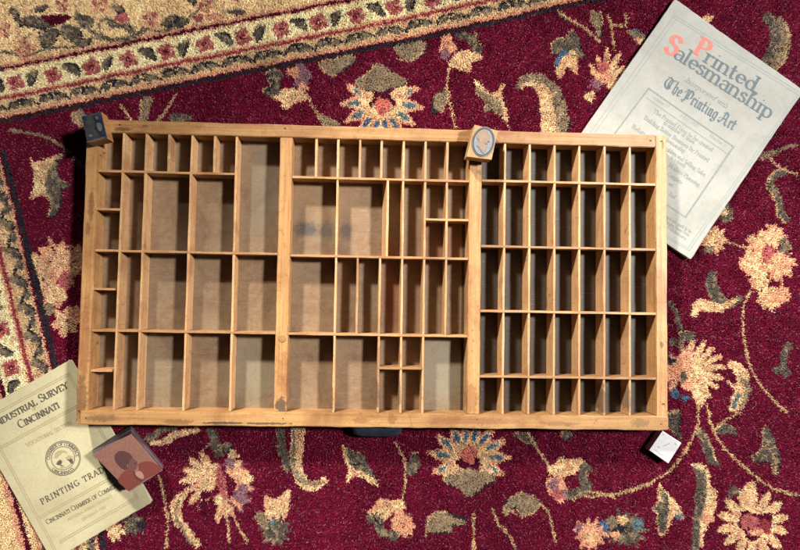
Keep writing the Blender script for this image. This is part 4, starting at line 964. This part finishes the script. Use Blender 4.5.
T('small_lettering', 'INDUSTRIAL BUREAU, CINCINNATI', (68.2, 520.8), (112.5, 496.8), 2.2, 'ink_brown', thick=.16, thin=.12)
T('small_lettering', 'CINCINNATI, OHIO', (82.2, 520.8), (106.5, 507.4), 2.2, 'ink_brown', thick=.16, thin=.12)
def dbl(p0, p1, off, w1=.8, w2=.8, gap=2.0):
    (x0, y0), (x1, y1) = p0, p1; L_ = math.hypot(x1 - x0, y1 - y0); nx, ny = -(y1 - y0) / L_, (x1 - x0) / L_
    return [((x0 + nx * off, y0 + ny * off), (x1 + nx * off, y1 + ny * off), w1), ((x0 + nx * (off + gap), y0 + ny * (off + gap)), (x1 + nx * (off + gap), y1 + ny * (off + gap)), w2)]
TL, TR, BR_, BLc = (-25, 424.2), (69.2, 372.6), (139.0, 497.4), (47, 552)
pq.rule('border_rule', dbl(TL, TR, 0) + dbl(TR, BR_, 0) + dbl(BR_, (60, 543), 0) + dbl((60, 561), (-22, 409), 0) + dbl((0, 447.0), (84, 401.2), 0) + dbl((38.5, 517.0), (125.5, 468.8), 0), M['ink_brown'], pb)
def seal():
    bm = bmesh.new(); cu, cv_ = pq.uv(63.0, 458.2); k = .00145; R1, R2 = 16.8 * k, 11.4 * k
    def ringb(r, w_, n=56, a0=0, a1=360):
        for i in range(n):
            t0, t1 = math.radians(a0 + (a1 - a0) * i / n), math.radians(a0 + (a1 - a0) * (i + 1) / n)
            q = [(r * math.cos(t0), r * math.sin(t0)), (r * math.cos(t1), r * math.sin(t1)), ((r - w_) * math.cos(t1), (r - w_) * math.sin(t1)), ((r - w_) * math.cos(t0), (r - w_) * math.sin(t0))]
            bm.faces.new([bm.verts.new(pq.pt(cu + a, cv_ + b, .00015)) for a, b in q])
    ringb(R1, .7 * k); ringb(R1 - 1.2 * k, .35 * k); ringb(R2, .6 * k)
    ringb(9.6 * k, .4 * k, 12, 20, 110)
    def around(txt, a0, a1, r, h):
        W_ = letters(None, txt, G, None, .14, .1)
        def mp(x, y, dz):
            an = math.radians(a0 + (a1 - a0) * x / W_); rr = r + y * h
            return pq.pt(cu + rr * math.cos(an), cv_ + rr * math.sin(an), .00017 + dz)
        letters(bm, txt, G, mp, .17, .12)
    around('CHAMBER OF COMMERCE', 205, 385, 12.4 * k, 2.7 * k)
    W_ = letters(None, 'CINCINNATI', G, None, .14, .1)
    def mp(x, y, dz):
        an = math.radians(165 - 90 * x / W_); rr = 15.0 * k - y * 2.4 * k
        return pq.pt(cu + rr * math.cos(an), cv_ + rr * math.sin(an), .00017 + dz)
    letters(bm, 'CINCINNATI', G, mp, .17, .12)
    frombm2('round_seal', bm, M['ink_dark'], pb)
    # hills and figures engraved in the middle of the seal
    def scat(name, shapes, mat):
        bm = bmesh.new()
        for i, q in enumerate(shapes):
            bm.faces.new([bm.verts.new(pq.pt(*pq.uv(30 + x / 10, 425 + y / 10), .00014 + 2e-5 * i)) for x, y in q])
        frombm2(name, bm, mat, pb)
    scat('seal_hills', [[(245, 330), (250, 285), (280, 258), (320, 250), (365, 262), (370, 285), (330, 275), (300, 300), (270, 335)], [(350, 330), (385, 300), (420, 310), (410, 335), (375, 345)], [(300, 420), (345, 400), (340, 430), (310, 440)]], M['ink_brown'])
    scat('seal_figures', [[(262, 385), (280, 362), (300, 345), (322, 362), (318, 385), (298, 402), (272, 400)], [(300, 395), (340, 405), (320, 428)], [(365, 342), (395, 345), (410, 328), (425, 352), (435, 375), (410, 385), (390, 362)], [(405, 372), (430, 372), (420, 392)]], M['ink_dark'])
seal()

# ---------------------------------------------------------------- printing blocks
def ring3(pxs, z): return [(*at(x, y, z), z) for x, y in pxs]
def relief(name, pxs, z, h, mat, parent, sm=True):
    p = [at(x, y, z + h) for x, y in pxs]
    p = smooth(p, 4) if sm else p
    bm = bmesh.new(); a = [bm.verts.new((x, y, z - .0002)) for x, y in p]; b = [bm.verts.new((x, y, z + h)) for x, y in p]; n = len(a)
    f = bm.faces.new(b); bmesh.ops.triangulate(bm, faces=[f])
    for i in range(n): bm.faces.new((a[i], a[(i + 1) % n], b[(i + 1) % n], b[i]))
    return frombm(name, bm, mat, parent)
def lerp(p, q, t): return tuple(a + (b - a) * t for a, b in zip(p, q))

# copper portrait plate on its metal base, lying on the pamphlet
M['lead'] = plain('grey_type_metal', lin((128, 112, 122)), .45, .35, .25, 90, .3)
M['copper'] = plain('tarnished_copper_plate', lin((150, 106, 94)), .55, .1, .28, 700, .15)
M['coat'] = plain('copper_red_area', lin((128, 64, 58)), .6, .05, .3, 800, .15)
M['hair'] = plain('copper_dark_area', lin((92, 58, 60)), .6, .05, .3, 800, .15)
M['face'] = plain('copper_mid_area', lin((116, 74, 70)), .6, .05, .25, 800, .15)
M['shirt'] = plain('copper_pale_area', lin((178, 136, 120)), .6, .05, .2, 800, .1)
cb = thing('printing_block', 'square copper plate with a man\'s red portrait on a metal base, resting on the pamphlet', 'printing block', group='printing blocks set around the type case')
z0, z1 = .0031, .0262
bq = ring3([(93.2, 449.5), (131, 424.8), (163.8, 465), (129, 488.5)], z0); tq = ring3([(93, 454.6), (131, 434.0), (162.6, 470.4), (129, 492)], z1)
mid0 = [lerp(a, b, .50) for a, b in zip(bq, tq)]; mid1 = [lerp(a, b, .53) for a, b in zip(bq, tq)]
frombm('lower_base', prism(bq, mid0, .0005), M['lead'], cb)
cxm = [sum(p[i] for p in mid1) / 4 for i in (0, 1)]
def inset(r, f): 
    c = [sum(p[i] for p in r) / 4 for i in (0, 1)]; return [(c[0] + (p[0] - c[0]) * f, c[1] + (p[1] - c[1]) * f, p[2]) for p in r]
frombm('upper_base', prism(inset(mid1, .975), inset([(p[0], p[1], z1 - .0016) for p in tq], .985), .0004), M['lead'], cb)
frombm('plate', prism([(p[0], p[1], z1 - .0016) for p in tq], tq, .0004), M['copper'], cb)
Zc = lambda *p: Z(70, 395, 5.24, p)
relief('coat', Zc((252, 452), (272, 412), (300, 394), (330, 396), (352, 412), (362, 385), (358, 362), (400, 347), (440, 356), (478, 388), (440, 418), (400, 438), (310, 498), (280, 480)), z1, .0004, M['coat'], cb)
relief('face', Zc((316, 318), (326, 322), (332, 332), (340, 338), (354, 350), (347, 356), (353, 361), (348, 366), (352, 371), (346, 380), (338, 392), (322, 396), (314, 402), (300, 392)), z1, .0005, M['face'], cb, False)
relief('hair', Zc((236, 340), (233, 322), (241, 306), (256, 294), (276, 293), (292, 297), (308, 304), (322, 316), (326, 326), (318, 336), (312, 346), (304, 358), (296, 366), (300, 384), (290, 392), (266, 380), (246, 360)), z1, .0007, M['hair'], cb, False)
relief('moustache', Zc((334, 355), (345, 354), (348, 360), (338, 361)), z1, .0008, M['hair'], cb, False)
relief('lapel', Zc((330, 398), (340, 404), (348, 426), (362, 440), (384, 446), (372, 452), (350, 444), (336, 424)), z1, .0007, M['hair'], cb, False)
relief('shirt_front', Zc((342, 408), (356, 400), (372, 402), (386, 422), (384, 440), (366, 436), (348, 424)), z1, .0008, M['shirt'], cb)

# block on the upper left corner of the case
M['zinc'] = plain('tarnished_zinc_plate', lin((84, 85, 90)), .38, .45, .35, 110, .4)
M['zinc_dark'] = plain('blue_black_relief', lin((48, 62, 84)), .4, .4, .4, 140, .3)
M['zinc_lite'] = plain('worn_bare_relief', lin((128, 118, 114)), .4, .3, .25, 140, .3)
tb = thing('printing_block', 'wood-mounted printing block with a dark grey etched plate, standing on the upper left case corner', 'printing block', group='printing blocks set around the type case')
z0, z1 = ZT + .0012, .0572
tq = ring3([(81.3, 115.9), (100.8, 111.4), (107.2, 138.2), (87.0, 142.6)], z1); c = [sum(p[i] for p in tq) / 4 for i in (0, 1)]
bq = [(p[0] - .0004, p[1] + .0004, z0) for p in tq]
frombm('wood_base', prism(bq, [(p[0], p[1], z1 - .0018) for p in tq], .0005), M['block_wood'], tb)
frombm('plate', prism([(p[0], p[1], z1 - .0018) for p in inset(tq, .985)], inset(tq, .985), .0003), M['zinc'], tb)
Zt = lambda *p: Z(60, 95, 7.97, p)
relief('etched_figure', Zt((262, 165), (300, 158), (328, 165), (345, 230), (362, 318), (330, 322), (300, 300), (280, 262), (285, 215)), z1, .0006, M['zinc_dark'], tb)
relief('etched_figure', Zt((180, 180), (205, 172), (215, 205), (198, 200)), z1, .0005, M['zinc_dark'], tb)
relief('etched_detail', Zt((292, 228), (318, 222), (335, 262), (322, 290), (300, 270)), z1, .0011, M['zinc_lite'], tb)
relief('etched_detail', Zt((280, 172), (300, 170), (302, 192), (286, 190)), z1, .0011, M['zinc_lite'], tb)
relief('etched_detail', Zt((228, 318), (248, 312), (258, 328), (236, 336)), z1, .0007, M['zinc_lite'], tb)
relief('etched_detail', Zt((218, 372), (290, 352), (350, 336), (352, 342), (290, 360), (220, 378)), z1, .0005, M['zinc_lite'], tb)

# cameo block on the top rail
M['cameo_grey'] = plain('grey_zinc_oval', lin((122, 128, 132)), .5, .2, .2, 140, .2)
M['cameo_dark'] = plain('dark_oval_rim', lin((68, 72, 80)), .5, .2, .3, 140, .2)
M['cameo_tan'] = plain('tan_worn_head', lin((160, 136, 116)), .6, .05, .12, 140, .2)
M['cameo_pale'] = plain('pale_oval_ground', lin((142, 148, 154)), .5, .2, .15, 140, .2)
mb = thing('printing_block', 'pale wood printing block with an oval grey head, standing on the top rail', 'printing block', group='printing blocks set around the type case')
tq = ring3([(474.5, 124.6), (498.0, 130.5), (491.6, 159.8), (466.6, 156.6)], z1 - .0016)
frombm('wood_base', prism([(p[0], p[1], z0) for p in inset(tq, .985)], tq, .0006), M['block_wood_pale'], mb)
Zm = lambda *p: Z(440, 110, 10, p)
def oval(rx, ry, cx=434, cy=316, tilt=12, n=30):
    a = math.radians(tilt); return Zm(*[(cx + rx * math.cos(t) * math.cos(a) - ry * math.sin(t) * math.sin(a), cy + rx * math.cos(t) * math.sin(a) + ry * math.sin(t) * math.cos(a)) for t in [2 * math.pi * k / n for k in range(n)]])
zb = z1 - .0016
relief('oval_plate', oval(112, 152), zb, .0010, M['cameo_grey'], mb, False)
relief('oval_rim', oval(104, 143), zb, .0014, M['cameo_dark'], mb, False)
relief('oval_ground', oval(92, 129, 432, 320), zb, .0018, M['cameo_pale'], mb, False)
relief('head', Zm((388, 222), (430, 195), (472, 206), (494, 250), (492, 298), (478, 318), (452, 338), (462, 362), (455, 400), (432, 424), (412, 392), (392, 362), (372, 352), (396, 322), (372, 292), (370, 255)), zb, .0023, M['cameo_tan'], mb)
relief('head_detail', Zm((374, 280), (388, 282), (394, 294), (384, 298)), zb, .0026, M['cameo_grey'], mb)
relief('head_detail', Zm((444, 332), (466, 328), (476, 338), (456, 342)), zb, .0026, M['cameo_grey'], mb)
relief('head_detail', Zm((366, 358), (392, 360), (408, 384), (418, 408), (434, 418), (440, 432), (420, 428), (402, 398), (386, 372)), zb, .0026, M['cameo_grey'], mb)
relief('head_detail', Zm((478, 312), (492, 308), (488, 322)), zb, .0026, M['cameo_dark'], mb)

# white metal cube at the lower right
M['white_metal'] = plain('bright_white_metal', (0.80, 0.81, 0.84), .4, .1, .06, 120, .5)
M['scratch'] = plain('scratch_grey', (0.50, 0.52, 0.56), .5, .1, .1, 200, .2)
wb = thing('printing_block', 'small plain white metal cube standing on the rug beside the lower right case corner', 'printing block', group='printing blocks set around the type case')
z1 = .0125
tq = ring3([(662.6, 430.8), (681.6, 443.0), (668.4, 463.6), (649.2, 450.2)], z1)
frombm('cube_body', prism([(p[0], p[1], -.0008) for p in tq], tq, .0007), M['white_metal'], wb)
Zw = lambda *p: Z(620, 395, 6.875, p)
relief('scratch_mark', Zw((300, 348), (330, 334), (345, 330), (346, 336), (318, 348), (304, 354)), z1, .0003, M['scratch'], wb, False)
relief('scratch_mark', Zw((378, 330), (392, 338), (388, 344), (376, 336)), z1, .0003, M['scratch'], wb, False)
relief('scratch_mark', Zw((292, 270), (302, 266), (304, 274), (296, 278)), z1, .0003, M['scratch'], wb, False)
relief('scratch_mark', Zw((236, 372), (300, 418), (298, 421), (234, 375)), z1, .0003, M['scratch'], wb, False)
relief('scratch_mark', Zw((256, 356), (268, 352), (284, 364), (270, 362)), z1, .0003, M['scratch'], wb, False)
